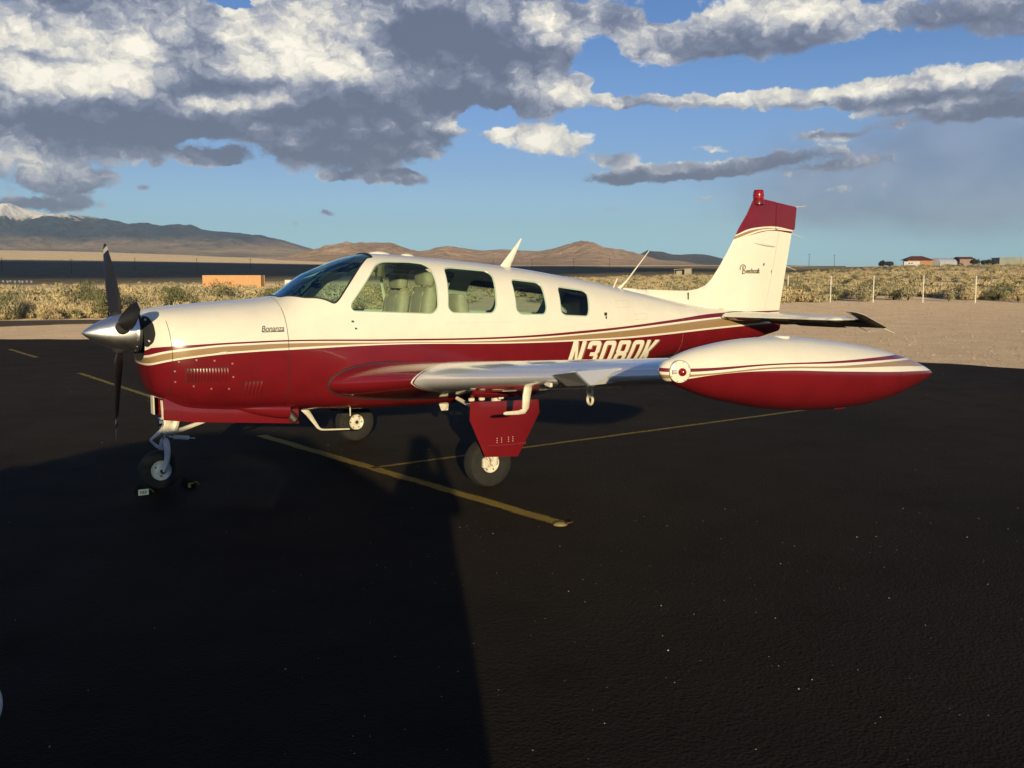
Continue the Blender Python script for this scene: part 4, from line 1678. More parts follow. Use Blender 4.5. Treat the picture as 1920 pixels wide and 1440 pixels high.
def fside(s, z):
    zt, zb, w, zm, nu, nl = fpar(s)
    u = np.where(z > zm, (z - zm) / (zt - zm), (zm - z) / (zm - zb))
    n = np.where(z > zm, nu, nl)
    return w * np.maximum(1 - np.clip(np.abs(u), 0, 1) ** n, 0) ** (1 / n)


def fpt(s, th):
    zt, zb, w, zm, nu, nl = fpar(s)
    c, sn = np.cos(th), np.sin(th)
    n = np.where(sn > 0, nu, nl)
    H = np.where(sn > 0, zt - zm, zm - zb)
    return w * np.sign(c) * np.abs(c) ** (2 / n), zm + H * np.sign(sn) * np.abs(sn) ** (2 / n)


def fnorm(s, t, z):
    """outward surface normals (s, t, z)"""
    def F(s, t, z):
        zt, zb, w, zm, nu, nl = fpar(s)
        n = np.where(z > zm, nu, nl)
        H = np.where(z > zm, zt - zm, zm - zb)
        return (np.abs(t) / w) ** n + (np.abs(z - zm) / H) ** n
    e = 1e-4
    g = np.stack([F(s + e, t, z) - F(s - e, t, z), F(s, t + e, z) - F(s, t - e, z), F(s, t, z + e) - F(s, t, z - e)], -1)
    return g / np.maximum(np.linalg.norm(g, axis=-1, keepdims=True), 1e-12)


def th_of(s, z, side=1):
    """angle of the point of the near (+1) or far (-1) side at height z"""
    zt, zb, w, zm, nu, nl = [float(v) for v in fpar(np.array(s))]
    if z > zm:
        q = min((z - zm) / (zt - zm), 1.0)
        sn = q ** (nu / 2)
    else:
        q = min((zm - z) / (zm - zb), 1.0)
        sn = -q ** (nl / 2)
    a = math.asin(max(-1, min(1, sn)))
    return a if side > 0 else PI - a


# ---- paint
B_LINES = {
    1: [(.45, 1.231), (.518, 1.264), (.94, 1.2874), (1.3, 1.2946), (1.575, 1.2958), (2.558, 1.2703), (3.848, 1.2505), (4.83, 1.2756), (5.45, 1.3005), (6.14, 1.3417), (7.012, 1.3948), (8.3, 1.402)],
    2: [(.45, 1.188), (.94, 1.2707), (1.3, 1.2799), (1.573, 1.2822), (2.558, 1.2543), (3.848, 1.2314), (4.83, 1.2492), (5.42, 1.274), (6.975, 1.3497), (8.3, 1.385)],
    3: [(.45, 1.166), (.938, 1.2543), (1.3, 1.265), (1.573, 1.2666), (2.558, 1.240), (3.848, 1.2141), (4.83, 1.233), (5.42, 1.2522), (6.968, 1.3303), (8.3, 1.37)],
    4: [(.452, 1.118), (.937, 1.204), (1.3, 1.2205), (1.57, 1.2287), (2.558, 1.2311), (3.848, 1.1949), (4.83, 1.1843), (5.42, 1.1853), (6.948, 1.235), (8.3, 1.28)],
    5: [(.455, 1.101), (.936, 1.189), (1.3, 1.2055), (1.57, 1.2096), (2.557, 1.2204), (3.848, 1.1815), (4.83, 1.168), (5.42, 1.1667), (6.948, 1.2151), (8.3, 1.26)]}
T_LINES = {
    1: [(1.7, 1.425), (1.911, 1.402), (2.517, 1.406), (3.013, 1.397), (3.466, 1.396), (4.2, 1.39)],
    2: [(1.7, 1.405), (1.912, 1.383), (2.517, 1.398), (3.014, 1.385), (3.562, 1.375), (4.2, 1.36)],
    3: [(1.7, 1.385), (1.912, 1.368), (2.518, 1.387), (3.015, 1.37), (3.641, 1.363), (4.2, 1.345)],
    4: [(1.7, 1.335), (1.913, 1.349), (2.363, 1.375), (2.518, 1.378), (3.015, 1.358), (3.565, 1.336), (3.822, 1.32), (4.2, 1.29)],
    5: [(1.7, 1.29), (1.803, 1.317), (1.913, 1.331), (2.213, 1.367), (2.519, 1.369), (3.016, 1.34), (3.567, 1.305), (3.814, 1.292), (4.2, 1.27)]}


def curve_node(T, s, pts, s0, s1, z0, z1):
    nd = T.n('ShaderNodeFloatCurve')
    cv = nd.mapping.curves[0]
    P = [((s_ - s0) / (s1 - s0), (z - z0) / (z1 - z0)) for s_, z in pts]
    while len(cv.points) < len(P):
        cv.points.new(.5, .5)
    for p, (x, y) in zip(cv.points, P):
        p.location = (min(max(x, 0), 1), min(max(y, 0), 1))
        p.handle_type = 'AUTO'
    nd.mapping.update()
    T.put(nd.inputs['Value'], T.m('DIVIDE', T.m('SUBTRACT', s, s0), s1 - s0))
    return T.m('MULTIPLY_ADD', nd.outputs[0], z1 - z0, z0)


def livery(name, lines, s0, s1, z0, z1, extra=None):
    m = pbr(name, CREAM, .22, 0, .5)
    T = NT(m.node_tree)
    b = m.node_tree.nodes['Principled BSDF']
    co = T.n('ShaderNodeTexCoord').outputs['Object']
    sp = T.n('ShaderNodeSeparateXYZ')
    T.put(sp.inputs[0], co)
    s, z = sp.outputs[0], sp.outputs[2]
    nz = T.noise(co, 5, 6, .6)
    red = T.mix(T.sstep(nz, .35, .75), RED, tuple(c * .82 for c in RED))
    cream = T.mix(T.sstep(nz, .35, .75), CREAM, tuple(c * .94 for c in CREAM))
    c = red
    seq = [(5, cream), (4, GOLD), (3, cream), (2, red), (1, cream)]
    for k, col in seq:
        c = T.mix(T.m('GREATER_THAN', z, curve_node(T, s, lines[k], s0, s1, z0, z1)), c, col)
    if extra:
        c = extra(T, c, s, z)
    T.put(b.inputs['Base Color'], c)
    T.put(b.inputs['Roughness'], T.m('MULTIPLY_ADD', nz, .16, .14))
    sag = T.noise(co, 2.3, 3, .5)
    T.put(b.inputs['Normal'], T.bump(sag, .10, .02))
    return m


M_hull = livery('hull_paint', B_LINES, 0.45, 8.3, 1.0, 1.5)
M_tank = livery('tank_paint', T_LINES, 1.7, 4.2, 1.2, 1.5)
M_cream = worn('cream_paint', CREAM, .25, 0, .5, 5, .06)
M_red = worn('red_paint', RED, .24, 0, .5, 5, .15)
M_white_gear = worn('cream_gear_paint', (.74, .70, .58), .4, 0, .2, 14, .25)
M_grey_gear = worn('grey_gear_paint', (.62, .63, .64), .45, 0, .1, 14, .3)
M_tyre = worn('tyre_rubber', (.017, .016, .015), .85, scale=20, amt=.35, bump=.15)
M_chrome = pbr('chrome', (.75, .76, .78), .12, 1.0)
M_alu = worn('spinner_aluminium', (.85, .85, .84), .36, 1.0, scale=9, amt=.12)
M_black = worn('blade_black', (.012, .012, .014), .38, 0, .15, 8, .3)
M_dark = pbr('dark_cavity', (.012, .012, .013), .8)
M_dkgrey = pbr('panel_dark', (.02, .021, .023), .6)
M_leather = worn('cream_leather', (.50, .44, .31), .6, scale=12, amt=.2)
M_lining = worn('cabin_lining', (.60, .61, .48), .8, scale=5, amt=.15)
M_carpet = pbr('carpet', (.05, .045, .04), .95)
M_pipe = worn('exhaust_steel', (.30, .25, .20), .45, .9, scale=16, amt=.5)
M_seal = pbr('pane_edge', (.42, .55, .42), .35)
M_redglass = pbr('red_lens', (.26, .008, .009), .10, 0, .6)
M_seam = pbr('skin_seam', (.42, .38, .30), .6)
M_screw = pbr('painted_screw', (.34, .17, .14), .4)
M_lamp = pbr('lamp_reflector', (.30, .29, .26), .28, .6)


def mat_glass(name, tint, k=1.0, ior=1.5, gcol=(1, 1, 1)):
    m = bpy.data.materials.new(name)
    m.use_nodes = True
    T = NT(m.node_tree)
    m.node_tree.nodes.remove(m.node_tree.nodes['Principled BSDF'])
    fr = T.n('ShaderNodeFresnel')
    fr.inputs[0].default_value = ior
    tr = T.n('ShaderNodeBsdfTransparent')
    tr.inputs[0].default_value = (*tint, 1)
    gl = T.n('ShaderNodeBsdfGlossy')
    gl.inputs['Roughness'].default_value = .01
    gl.inputs['Color'].default_value = (*gcol, 1)
    mx = T.n('ShaderNodeMixShader')
    T.put(mx.inputs[0], T.m('MULTIPLY', fr.outputs[0], k, clamp=True))
    T.put(mx.inputs[1], tr.outputs[0])
    T.put(mx.inputs[2], gl.outputs[0])
    T.put(m.node_tree.nodes['Material Output'].inputs[0], mx.outputs[0])
    return m


M_glass = mat_glass('window_glass', (.74, .88, .80))
M_wglass = mat_glass('windscreen_glass', (.68, .93, .95), 1.5, 1.75, (.62, .95, 1.0))
M_clear = mat_glass('clear_cover', (.92, .92, .90), 1.0)

# ---- window outlines on the left side (s, z)
WIN = [
    [(2.176, 1.560), (2.200, 1.532), (2.991, 1.490), (3.050, 1.545), (3.078, 1.786), (3.070, 1.921), (3.020, 1.963), (2.880, 1.980), (2.596, 1.982), (2.494, 1.945), (2.189, 1.605)],
    [(3.215, 1.915), (3.290, 1.928), (3.705, 1.896), (3.755, 1.852), (3.702, 1.545), (3.655, 1.482), (3.197, 1.496), (3.155, 1.545)],
    [(3.955, 1.813), (4.275, 1.780), (4.325, 1.745), (4.317, 1.515), (4.280, 1.455), (3.985, 1.462), (3.932, 1.506)],
    [(4.530, 1.734), (4.880, 1.691), (4.932, 1.660), (4.886, 1.470), (4.855, 1.420), (4.545, 1.439), (4.492, 1.475)]]
WSC = [(1.655, 1.05), (1.700, .72), (1.802, .0), (2.029, .0), (2.091, .0), (2.258, .0), (2.489, .0), (2.53, .9)]
KT = .45                                   # angle to metres, for an even triangulation


def win_loop(poly, side):
    p = round_poly(poly, .03, .055)
    return [(s, th_of(s, z, side) * KT) for s, z in p]


def ws_loop():
    near = [(1.628, 1.50), (1.640, 1.30), (1.690, None, 1.668), (1.802, None, 1.652), (2.035, None, 1.600), (2.085, None, 1.640), (2.258, None, 1.833), (2.47, None, 2.012), (2.525, 1.22), (2.535, 1.40)]
    out = []
    for p in near:
        if p[1] is not None:
            out.append((p[0], p[1] * KT))
        else:
            out.append((p[0], th_of(p[0], p[2]) * KT))
    far = [(s, PI * KT - th) for s, th in reversed(out)]
    return round_poly(out + far, .03, .05)


LOOPS = [ws_loop()]
for w_ in WIN:
    LOOPS.append(win_loop(w_, 1))
    LOOPS.append(win_loop(w_, -1))
S_SEAM = 1.585


def shell(name, s0, s1, ds, dth, loops, mats, inset=0.0, parent=None, th0=-PI / 2, th1=1.5 * PI):
    ns = int(round((s1 - s0) / ds))
    nt_ = int(round((th1 - th0) / dth))
    sv = np.linspace(s0, s1, ns + 1)
    if s0 < .5:
        sv = np.concatenate([np.array([.45, .455, .462, .47, .482, .5, .52, .545]), np.linspace(.58, s1, ns)])
    tv = np.linspace(th0, th1, nt_ + 1) * KT
    border = [(s, tv[0]) for s in sv] + [(sv[-1], t) for t in tv[1:]] + [(s, tv[-1]) for s in sv[::-1][1:]] + [(sv[0], t) for t in tv[::-1][1:-1]]
    G = np.array([(s, t) for s in sv[1:-1] for t in tv[1:-1]])
    use = [lp for lp in loops if min(p[0] for p in lp) > s0 and max(p[0] for p in lp) < s1]
    V, Tr = cdt([border] + use, G, min(ds, dth * KT))
    c = np.array([V[list(t)].mean(0) for t in Tr])
    bad = np.zeros(len(Tr), bool)
    for lp in use:
        bad |= in_poly(c[:, 0], c[:, 1], lp)
    Tr = [t for t, k in zip(Tr, bad) if not k]
    s, th = V[:, 0], V[:, 1] / KT
    t, z = fpt(s, th)
    N = fnorm(s, t, z)
    P = np.stack([s, t, z], 1) - N * inset
    return finish(name, P, N, Tr, mats, parent)


def finish(name, P, N, Tr, mats, parent):
    P = P * np.array([1, -1, 1])
    N = N * np.array([1, -1, 1])
    # wind the triangles along the normals
    out = []
    for a, b, c in Tr:
        g = np.cross(P[b] - P[a], P[c] - P[a])
        out.append((a, b, c) if g @ (N[a] + N[b] + N[c]) >= 0 else (a, c, b))
    me = bpy.data.meshes.new(name)
    me.from_pydata(P.tolist(), [], out)
    for m in (mats if isinstance(mats, (list, tuple)) else [mats]):
        me.materials.append(m)
    me.shade_smooth()
    me.normals_split_custom_set_from_vertices([Vector(n) for n in N])
    return link(bpy.data.objects.new(name, me), parent)


def patch(name, loop, mats, inset, parent, grid=.07):
    P = np.array(loop)
    gx = np.arange(P[:, 0].min(), P[:, 0].max(), grid)
    gy = np.arange(P[:, 1].min(), P[:, 1].max(), grid)
    G = np.array([(x, y) for x in gx for y in gy])
    G = G[in_poly(G[:, 0], G[:, 1], loop)]
    V, Tr = cdt([loop], G, grid)
    c = np.array([V[list(t)].mean(0) for t in Tr])
    ok = in_poly(c[:, 0], c[:, 1], loop)
    Tr = [t for t, k in zip(Tr, ok) if k]
    s, th = V[:, 0], V[:, 1] / KT
    t, z = fpt(s, th)
    N = fnorm(s, t, z)
    return finish(name, np.stack([s, t, z], 1) - N * inset, N, Tr, mats, parent)


def surf(s, th, off=0.0):
    s, th = np.array(s, float), np.array(th, float)
    t, z = fpt(s, th)
    N = fnorm(s, t, z)
    return np.stack([s, t, z], -1) + N * off


def side_pt(s, z, off=0.0, side=1):
    t = float(fside(np.array(s), np.array(z)))
    p = np.array([s, t, z])
    n = fnorm(*[np.array([v]) for v in p])[0]
    p = p + n * off
    return (p[0], -p[1] * side, p[2])


cowl = shell('cowling', .45, S_SEAM - .003, .06, math.radians(5), [], M_hull, 0, air)
hull = shell('fuselage', S_SEAM, 8.20, .06, math.radians(5), LOOPS, M_hull, 0, air)
shell('cabin_lining', 1.62, 5.15, .09, math.radians(8), LOOPS, M_lining, .022, air)

# tail cone end
mb = MB()
mb.lathe([(.0, 8.27), (.03, 8.255), (.048, 8.22), (.05, 8.195)], (0, 0, 1.265), 'x', 16)
mb.build('tail_light', M_redglass, air)
# front face of the cowling with its two inlets
mb = MB()
ring = [surf(.452, a) for a in np.linspace(0, 2 * PI, 48, endpoint=False)]
inner = [(p[0] + .03, p[1] * .70, 1.30 + (p[2] - 1.30) * .70) for p in ring]
deep = [(p[0] + .16, p[1] * .66, 1.30 + (p[2] - 1.30) * .66) for p in ring]
mb.loft([[L3(*p) for p in ring], [L3(*p) for p in inner]], caps=(False, False))
mb.loft([[L3(*p) for p in inner], [L3(*p) for p in deep]], caps=(False, True), mi=1)
mb.build('nose_ring', [M_dark, M_dark], air)
for side in (1, -1):
    # dark mouth of the cooling inlet wrapping round the corner of the nose
    pts = [(.451, 1.485), (.466, 1.512), (.488, 1.505), (.508, 1.45), (.512, 1.37), (.495, 1.305), (.470, 1.275), (.451, 1.27)]
    lp = round_poly([(s, th_of(s, min(z, float(fpar(np.array(s))[0]) - .02), side) * KT) for s, z in pts], .02, .03)
    patch('cowl_inlet', lp, M_dark, -.004, air, .03)
    P = [L3(*surf(p[0], p[1] / KT, .004)) for p in lp]
    mb = MB()
    mb.tube(P, .003, 6, closed=True)
    mb.build('inlet_lip', M_dark, air)

# panes and their edges
wp = patch('windscreen', LOOPS[0], M_wglass, .006, air)
mb = MB()
mb.tube([L3(*surf(p[0], p[1] / KT, -.002)) for p in LOOPS[0]], .009, 6, closed=True)
mb.build('windscreen_edge', M_dkgrey, wp)
for k in range(8):
    lp = LOOPS[1 + k]
    pw = patch('cabin_window', lp, M_glass, .008, air)
    mb = MB()
    mb.tube([L3(*surf(p[0], p[1] / KT, -.007)) for p in lp], .0085, 6, closed=True)
    mb.build('window_edge', M_seal, pw)

# ---- cowling details
def slat(s, z, w, hgt, lean, mat, parent, name, d=.016):
    mb = MB()
    pts = []
    for q in np.linspace(0, 1, 6):
        zz = z - hgt / 2 + hgt * q
        ss = s + lean * (q - .5)
        pts.append((ss, zz))
    rings = []
    for i, (ss, zz) in enumerate(pts):
        bul = math.sin(PI * min(max(i / 5, .06), .94)) ** .5
        rings.append([side_pt(ss - w * .5, zz, -.003), side_pt(ss + w * .05, zz, d * bul * .8), side_pt(ss + w * .5, zz, d * bul), side_pt(ss + w * .5, zz, -.003)])
    mb.loft(rings, mi=0)
    mb.add([rings[i][2] for i in range(6)] + [rings[i][3] for i in range(6)], [(i, i + 1, 7 + i, 6 + i) for i in range(5)], 1)
    return mb.build(name, [M_red, M_dark], parent, angle=30)


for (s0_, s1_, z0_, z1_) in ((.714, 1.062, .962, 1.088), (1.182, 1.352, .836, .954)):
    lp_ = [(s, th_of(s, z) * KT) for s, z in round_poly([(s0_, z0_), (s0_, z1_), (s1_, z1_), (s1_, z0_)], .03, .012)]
    patch('louver_shade_patch', lp_, pbr('louver_shadow', (.045, .006, .007), .6), -.0012, cowl, .05)  # shade between the slats put into a dark red patch
for i in range(14):
    slat(.728 + i * .0245, 1.026 - i * .0004, .021, .115, -.006, M_red, cowl, 'louver')
for i in range(5):
    slat(1.200 + i * .033, .895, .026, .11, .012, M_red, cowl, 'louver')
for (s, z) in [(.665, 1.143), (.8, 1.154), (.945, 1.143), (1.092, 1.113), (1.099, .998), (1.068, .896), (.923, .904), (.781, .932), (.642, .973), (.635, 1.064)]:
    p = Vector(side_pt(s, z, .0))
    n = (Vector(side_pt(s, z, .01)) - p).normalized()
    mb = MB()
    mb.tube([p - n * .002, p + n * .003, p + n * .0045], [.009, .008, .003], 10)
    mb.build('screw', M_screw, cowl)
# cowl latch on the gold band and the flap door beside it
mb = MB()
a = [side_pt(s, 1.205 + (s - 1.02) * .045, .004) for s in (.985, 1.0, 1.03, 1.05)]
mb.tube(a, .012, 6, flat=.5)
mb.build('latch', M_white_gear, cowl)


def seam(pts, name, parent, r=.0022, mat=None):
    mb = MB()
    mb.tube([side_pt(s, z, -.0006) for s, z in pts], r, 5)
    return mb.build(name, mat or M_dkgrey, parent)


seam([(.60 + .02 * math.sin(q * PI), .80 + .68 * q) for q in np.linspace(0, 1, 24)], 'panel_seam', cowl)
seam([(1.585, .75 + .82 * q) for q in np.linspace(0, 1, 24)], 'panel_seam', hull)
# rivet rows on the red side panels
def rivets(pts, parent, name='rivet_row', r=.0035, side=1):
    mb = MB()
    for s, z in pts:
        p = Vector(side_pt(s, z, 0, side))
        n = (Vector(side_pt(s, z, .01, side)) - p).normalized()
        mb.tube([p - n * .001, p + n * .0016], [r, r * .5], 6)
    return tag(mb.build(name, M_hull, parent), kind='stuff')


rivets([(.632, .84 + .033 * i) for i in range(14)] + [(1.60, .74 + .03 * i) for i in range(28)] + [(2.02, .80 + .03 * i) for i in range(20)], hull)
rivets([(5.30, 1.0 + .03 * i) for i in range(22)] + [(6.2, 1.05 + .03 * i) for i in range(14)], hull)
# door handle and small fittings
for (s, z, w, h_) in [(2.181, 1.44, .03, .02), (2.207, 1.377, .03, .018), (5.115, 1.436, .035, .035), (5.118, 1.40, .016, .03)]:
    mb = MB()
    p = side_pt(s, z, .004)
    mb.box(p, (w, .012, h_), bev=.004)
    mb.build('fitting', M_chrome if s < 3 else M_dkgrey, hull)
# access panels and skin laps of the rear body
for (s0_, s1_, z0_, z1_) in ((5.56, 5.76, 1.365, 1.425), (5.30, 5.52, 1.50, 1.57)):
    lp_ = round_poly([(s0_, z0_), (s0_, z1_), (s1_, z1_), (s1_, z0_)], .03, .012)
    mb = MB()
    mb.tube([side_pt(s, z, -.0006) for s, z in lp_], .0014, 4, closed=True)
    mb.build('panel_seam', M_seam, hull)
for s_ in (5.33, 6.35):
    zt_ = float(fpar(np.array(s_))[0])
    mb = MB()
    mb.tube([L3(*surf(s_, a, -.0007)) for a in np.linspace(-1.2, 1.5, 40)], .0013, 4)
    mb.build('skin_lap', M_seam, hull)
mb = MB()
mb.tube([side_pt(s, 1.405 + .02 * math.sin(s), -.0007) for s in np.linspace(3.12, 3.9, 20)], .0012, 4)
mb.build('panel_seam', M_seam, hull)
# roof ventilators
for s, L in ((2.72, .26), (3.02, .17)):
    mb = MB()
    rings = []
    for q in np.linspace(0, 1, 9):
        k = math.sin(PI * q) ** .6 + .01
        zt = float(fpar(np.array(s + L * (q - .5)))[0])
        rings.append([(s + L * (q - .5), .05 * k * math.cos(a) + .02, zt - .006 + .032 * k * max(math.sin(a), -.2)) for a in [2 * PI * i / 14 for i in range(14)]])
    mb.loft(rings)
    mb.build('roof_vent', M_cream, hull)


# ---- lettering
def strokes_N(w, t):
    return [[(0, 0), (0, 1), (t * 1.15, 1), (w - t, .30), (w - t, 1), (w, 1), (w, 0), (w - t * 1.15, 0), (t, .70), (t, 0)]]


def arc_poly(poly, r):
    return round_poly(poly, .05, r)


def glyph(ch, w=.62, t=.19):
    """outer polygon and holes of a condensed block letter, height 1"""
    if ch == 'N':
        return strokes_N(w, t), []
    if ch == 'K':
        return [[(0, 0), (0, 1), (t, 1), (t, .60), (w - t * .95, 1), (w + .06, 1), (t * 1.75, .56), (w + .06, 0), (w - t * .9, 0), (t, .42), (t, 0)]], []
    if ch == '0':
        return [arc_poly([(0, 0), (0, 1), (w, 1), (w, 0)], .17)], [arc_poly([(t, .15), (t, .85), (w - t, .85), (w - t, .15)], .06)]
    if ch == '8':
        o = arc_poly([(0, 0), (0, .47), (.05, .52), (0, .57), (0, 1), (w, 1), (w, .57), (w - .05, .52), (w, .47), (w, 0)], .10)
        return [o], [arc_poly([(t, .14), (t, .44), (w - t, .44), (w - t, .14)], .06), arc_poly([(t, .60), (t, .86), (w - t, .86), (w - t, .60)], .06)]
    if ch == '3':
        o = [(0, .30), (0, .10), (.06, .02), (.14, 0), (w - .14, 0), (w - .05, .03), (w, .12), (w, .44), (w - .06, .52), (w, .60), (w, .88), (w - .05, .97), (w - .14, 1), (.14, 1), (.05, .97), (0, .90), (0, .72),
             (t, .72), (t, .84), (w - t, .84), (w - t, .60), (w - t - .05, .585), (t + .02, .585), (t + .02, .455), (w - t - .05, .455), (w - t, .44), (w - t, .16), (t, .16), (t, .30)]
        return [o], []


def letter(ch, s0, z0, w, h_, lean, slope, mat, off, parent, side=1, mirror=False, name='registration_letter'):
    outs, holes = glyph(ch)
    loops = [subdiv(p, .10) for p in outs + holes]
    V, Tr = cdt(loops, [], .1)
    c = np.array([V[list(t)].mean(0) for t in Tr])
    ok = in_poly(c[:, 0], c[:, 1], loops[0])
    for hl in loops[1:]:
        ok &= ~in_poly(c[:, 0], c[:, 1], hl)
    Tr = [t for t, k in zip(Tr, ok) if k]
    P = []
    for u, v in V:
        x = u * w / .62
        s = s0 + x + lean * v * h_
        z = z0 + v * h_ + slope * x
        P.append(side_pt(s, z, off, side))
    n = len(P)
    P2 = []
    for u, v in V:
        x = u * w / .62
        P2.append(side_pt(s0 + x + lean * v * h_, z0 + v * h_ + slope * x, off - .0022, side))
    mb = MB()
    if side > 0:
        Tr = [tuple(reversed(t)) for t in Tr]
    mb.add(P + P2, Tr + [tuple(i + n for i in reversed(t)) for t in Tr])
    return mb.build(name, mat, parent, recalc=False, angle=30)


M_letter = pbr('letter_cream', (.80, .75, .60), .35, 0, .3)
M_lshade = pbr('letter_shadow', (.20, .12, .06), .4, 0, .3)
reg_s0, reg_top = 4.545, 1.170
pitch, wl, hl, lean = .2215, .183, .285, .36
for i, ch in enumerate('N3080K'):
    s0 = reg_s0 + pitch * i
    zb = reg_top - hl - .031 * pitch * i
    q = letter(ch, s0, zb, wl, hl, lean, -.031, M_letter, .0050, hull)
    q['label'] = 'cream slanted registration letter %s' % ch if ch.isalpha() else 'cream slanted registration digit %s' % ch
    letter(ch, s0 + .020, zb - .012, wl, hl, lean, -.031, M_lshade, .0022, q, name='letter_shadow')


def text_mesh(txt, shear=0.0, spacing=1.0):
    cu = bpy.data.curves.new('txt', 'FONT')
    cu.body = txt
    cu.shear = shear
    cu.size = 1.0
    cu.space_character = spacing
    cu.resolution_u = 3
    ob = bpy.data.objects.new('txt', cu)
    COL.objects.link(ob)
    bpy.context.view_layer.update()
    me = bpy.data.meshes.new_from_object(ob.evaluated_get(bpy.context.evaluated_depsgraph_get()))
    V = np.array([v.co[:2] for v in me.vertices])
    F = [tuple(p.vertices) for p in me.polygons]
    bpy.data.objects.remove(ob)
    bpy.data.meshes.remove(me)
    bpy.data.curves.remove(cu)
    return V, F


# chrome script badge on the cowling
V, F = text_mesh('Bonanza', .35, .95)
V = V - V.min(0)
kx, kz = .200 / V[:, 0].max(), .048 / V[:, 1].max()
mb = MB()
n = len(V)
mb.add([side_pt(1.357 + x * kx, 1.372 + y * kz, .007) for x, y in V] + [side_pt(1.357 + x * kx, 1.372 + y * kz, .0012) for x, y in V], [tuple(f) for f in F] + [tuple(i + n for i in reversed(f)) for f in F])
mb.tube([side_pt(1.36 + .195 * q, 1.369, .004) for q in np.linspace(0, 1, 8)], .003, 5)
mb.build('badge', worn('badge_chrome', (.34, .33, .30), .3, .8), hull, recalc=False, angle=0, smooth=False)

# ---- spinner and propeller
HZ = 1.378
mb = MB()
prof = []
for q in np.linspace(0, 1, 22):
    prof.append((.170 * (1 - (1 - q) ** 1.62) ** .80 if q > 0 else 0.0, .42 * q))
prof += [(.172, .424), (.172, .432), (.10, .436)]
mb.lathe(prof, (0, 0, HZ), 'x', 48)
spin = mb.build('spinner', M_alu, air, angle=50)
mb = MB()
mb.lathe([(.10, .436), (.165, .437), (.168, .452), (.10, .455)], (0, 0, HZ), 'x', 40)
mb.build('backing_plate', M_dkgrey, spin)
for k in range(16):
    a = 2 * PI * k / 16
    mb = MB()
    c, sn = math.cos(a), math.sin(a)
    mb.tube([(.412, .1665 * c, HZ + .1665 * sn), (.412, .1735 * c, HZ + .1735 * sn)], [.0055, .004], 7)
    mb.build('screw', M_chrome, spin)


def blade(ang, R, name='propeller_blade'):
    """ang from the left wing side upward"""
    a = math.radians(ang)
    d = np.array([0, math.cos(a), math.sin(a)])            # (s, t, z) along the blade
    q = np.array([0, -math.sin(a), math.cos(a)])           # direction of turning
    fw = np.array([1.0, 0, 0])
    c0 = np.array([.300, 0, HZ])
    st = [(.10, .055, .050, 30), (.16, .062, .050, 34), (.20, .085, .040, 48), (.26, .125, .030, 46), (.36, .138, .022, 40), (.52, .142, .016, 32), (.68, .130, .012, 26), (.80, .112, .009, 22), (.90, .090, .007, 19), (.97, .062, .005, 17), (1.0, .030, .003, 16)]
    rings = []
    for (f, ch, th, tw) in st:
        tw = math.radians(tw)
        cd = q * math.cos(tw) - fw * math.sin(tw)
        nd = q * math.sin(tw) + fw * math.cos(tw)
        r = f * R
        ring = []
        for k in range(14):
            b = 2 * PI * k / 14
            ring.append(L3(*(c0 + d * r + cd * (ch / 2 * math.cos(b)) + nd * (th / 2 * math.sin(b)))))
        rings.append(ring)
    mb = MB()
    mb.loft(rings)
    ob = mb.build(name, M_blade, air, angle=60)
    # rubber boot at the root
    mb = MB()
    mb.tube([L3(*(c0 + d * .10)), L3(*(c0 + d * .165)), L3(*(c0 + d * .175))], [.060, .058, .045], 18)
    mb.build('blade_cuff', M_dark, ob)
    return ob


def mat_blade():
    m = pbr('propeller_black', (.014, .0145, .018), .42, 0, .0, .35)
    T = NT(m.node_tree)
    b = m.node_tree.nodes['Principled BSDF']
    co = T.n('ShaderNodeTexCoord').outputs['Object']
    d = T.v('LENGTH', T.v('SUBTRACT', co, (.315, 0, HZ)))
    tip = T.m('GREATER_THAN', d, .895)
    band = T.m('MULTIPLY', T.m('GREATER_THAN', d, .80), T.m('LESS_THAN', d, .845))
    w = T.m('MAXIMUM', tip, band)
    nz = T.noise(co, 30, 5, .6)
    c = T.mix(T.sstep(nz, .55, .8), (.014, .0145, .018), (.030, .028, .026))
    T.put(b.inputs['Base Color'], T.mix(w, c, (.42, .41, .38)))
    return m


M_blade = mat_blade()
blade(122.5, .885)
blade(251.5, 1.03)
b3 = blade(18, .83)
# pale data decal of the upper blade
a = math.radians(122.5)
mb = MB()
for k, (r, o) in enumerate([(.50, .012), (.545, -.018), (.49, -.022)]):
    d = np.array([0, math.cos(a), math.sin(a)])
    q = np.array([0, -math.sin(a), math.cos(a)])
    tw = math.radians(32)
    cd = q * math.cos(tw) - np.array([1.0, 0, 0]) * math.sin(tw)
    nd = q * math.sin(tw) + np.array([1.0, 0, 0]) * math.cos(tw)
    for sgn in (-1,):
        c = np.array([.315, 0, HZ]) + d * r + cd * o + nd * sgn * .0095
        v = [c + d * .03 + cd * .006, c + d * .03 - cd * .006, c - d * .03 - cd * .006, c - d * .03 + cd * .006]
        v2 = [p - nd * sgn * .004 for p in v]
        mb.add([L3(*p) for p in v + v2], [(0, 1, 2, 3), (7, 6, 5, 4), (0, 4, 5, 1), (1, 5, 6, 2), (2, 6, 7, 3), (3, 7, 4, 0)])
mb.build('decal', pbr('pale_decal', (.5, .5, .48), .5), [o_ for o_ in bpy.data.objects if o_.name == 'propeller_blade'][0], smooth=False)

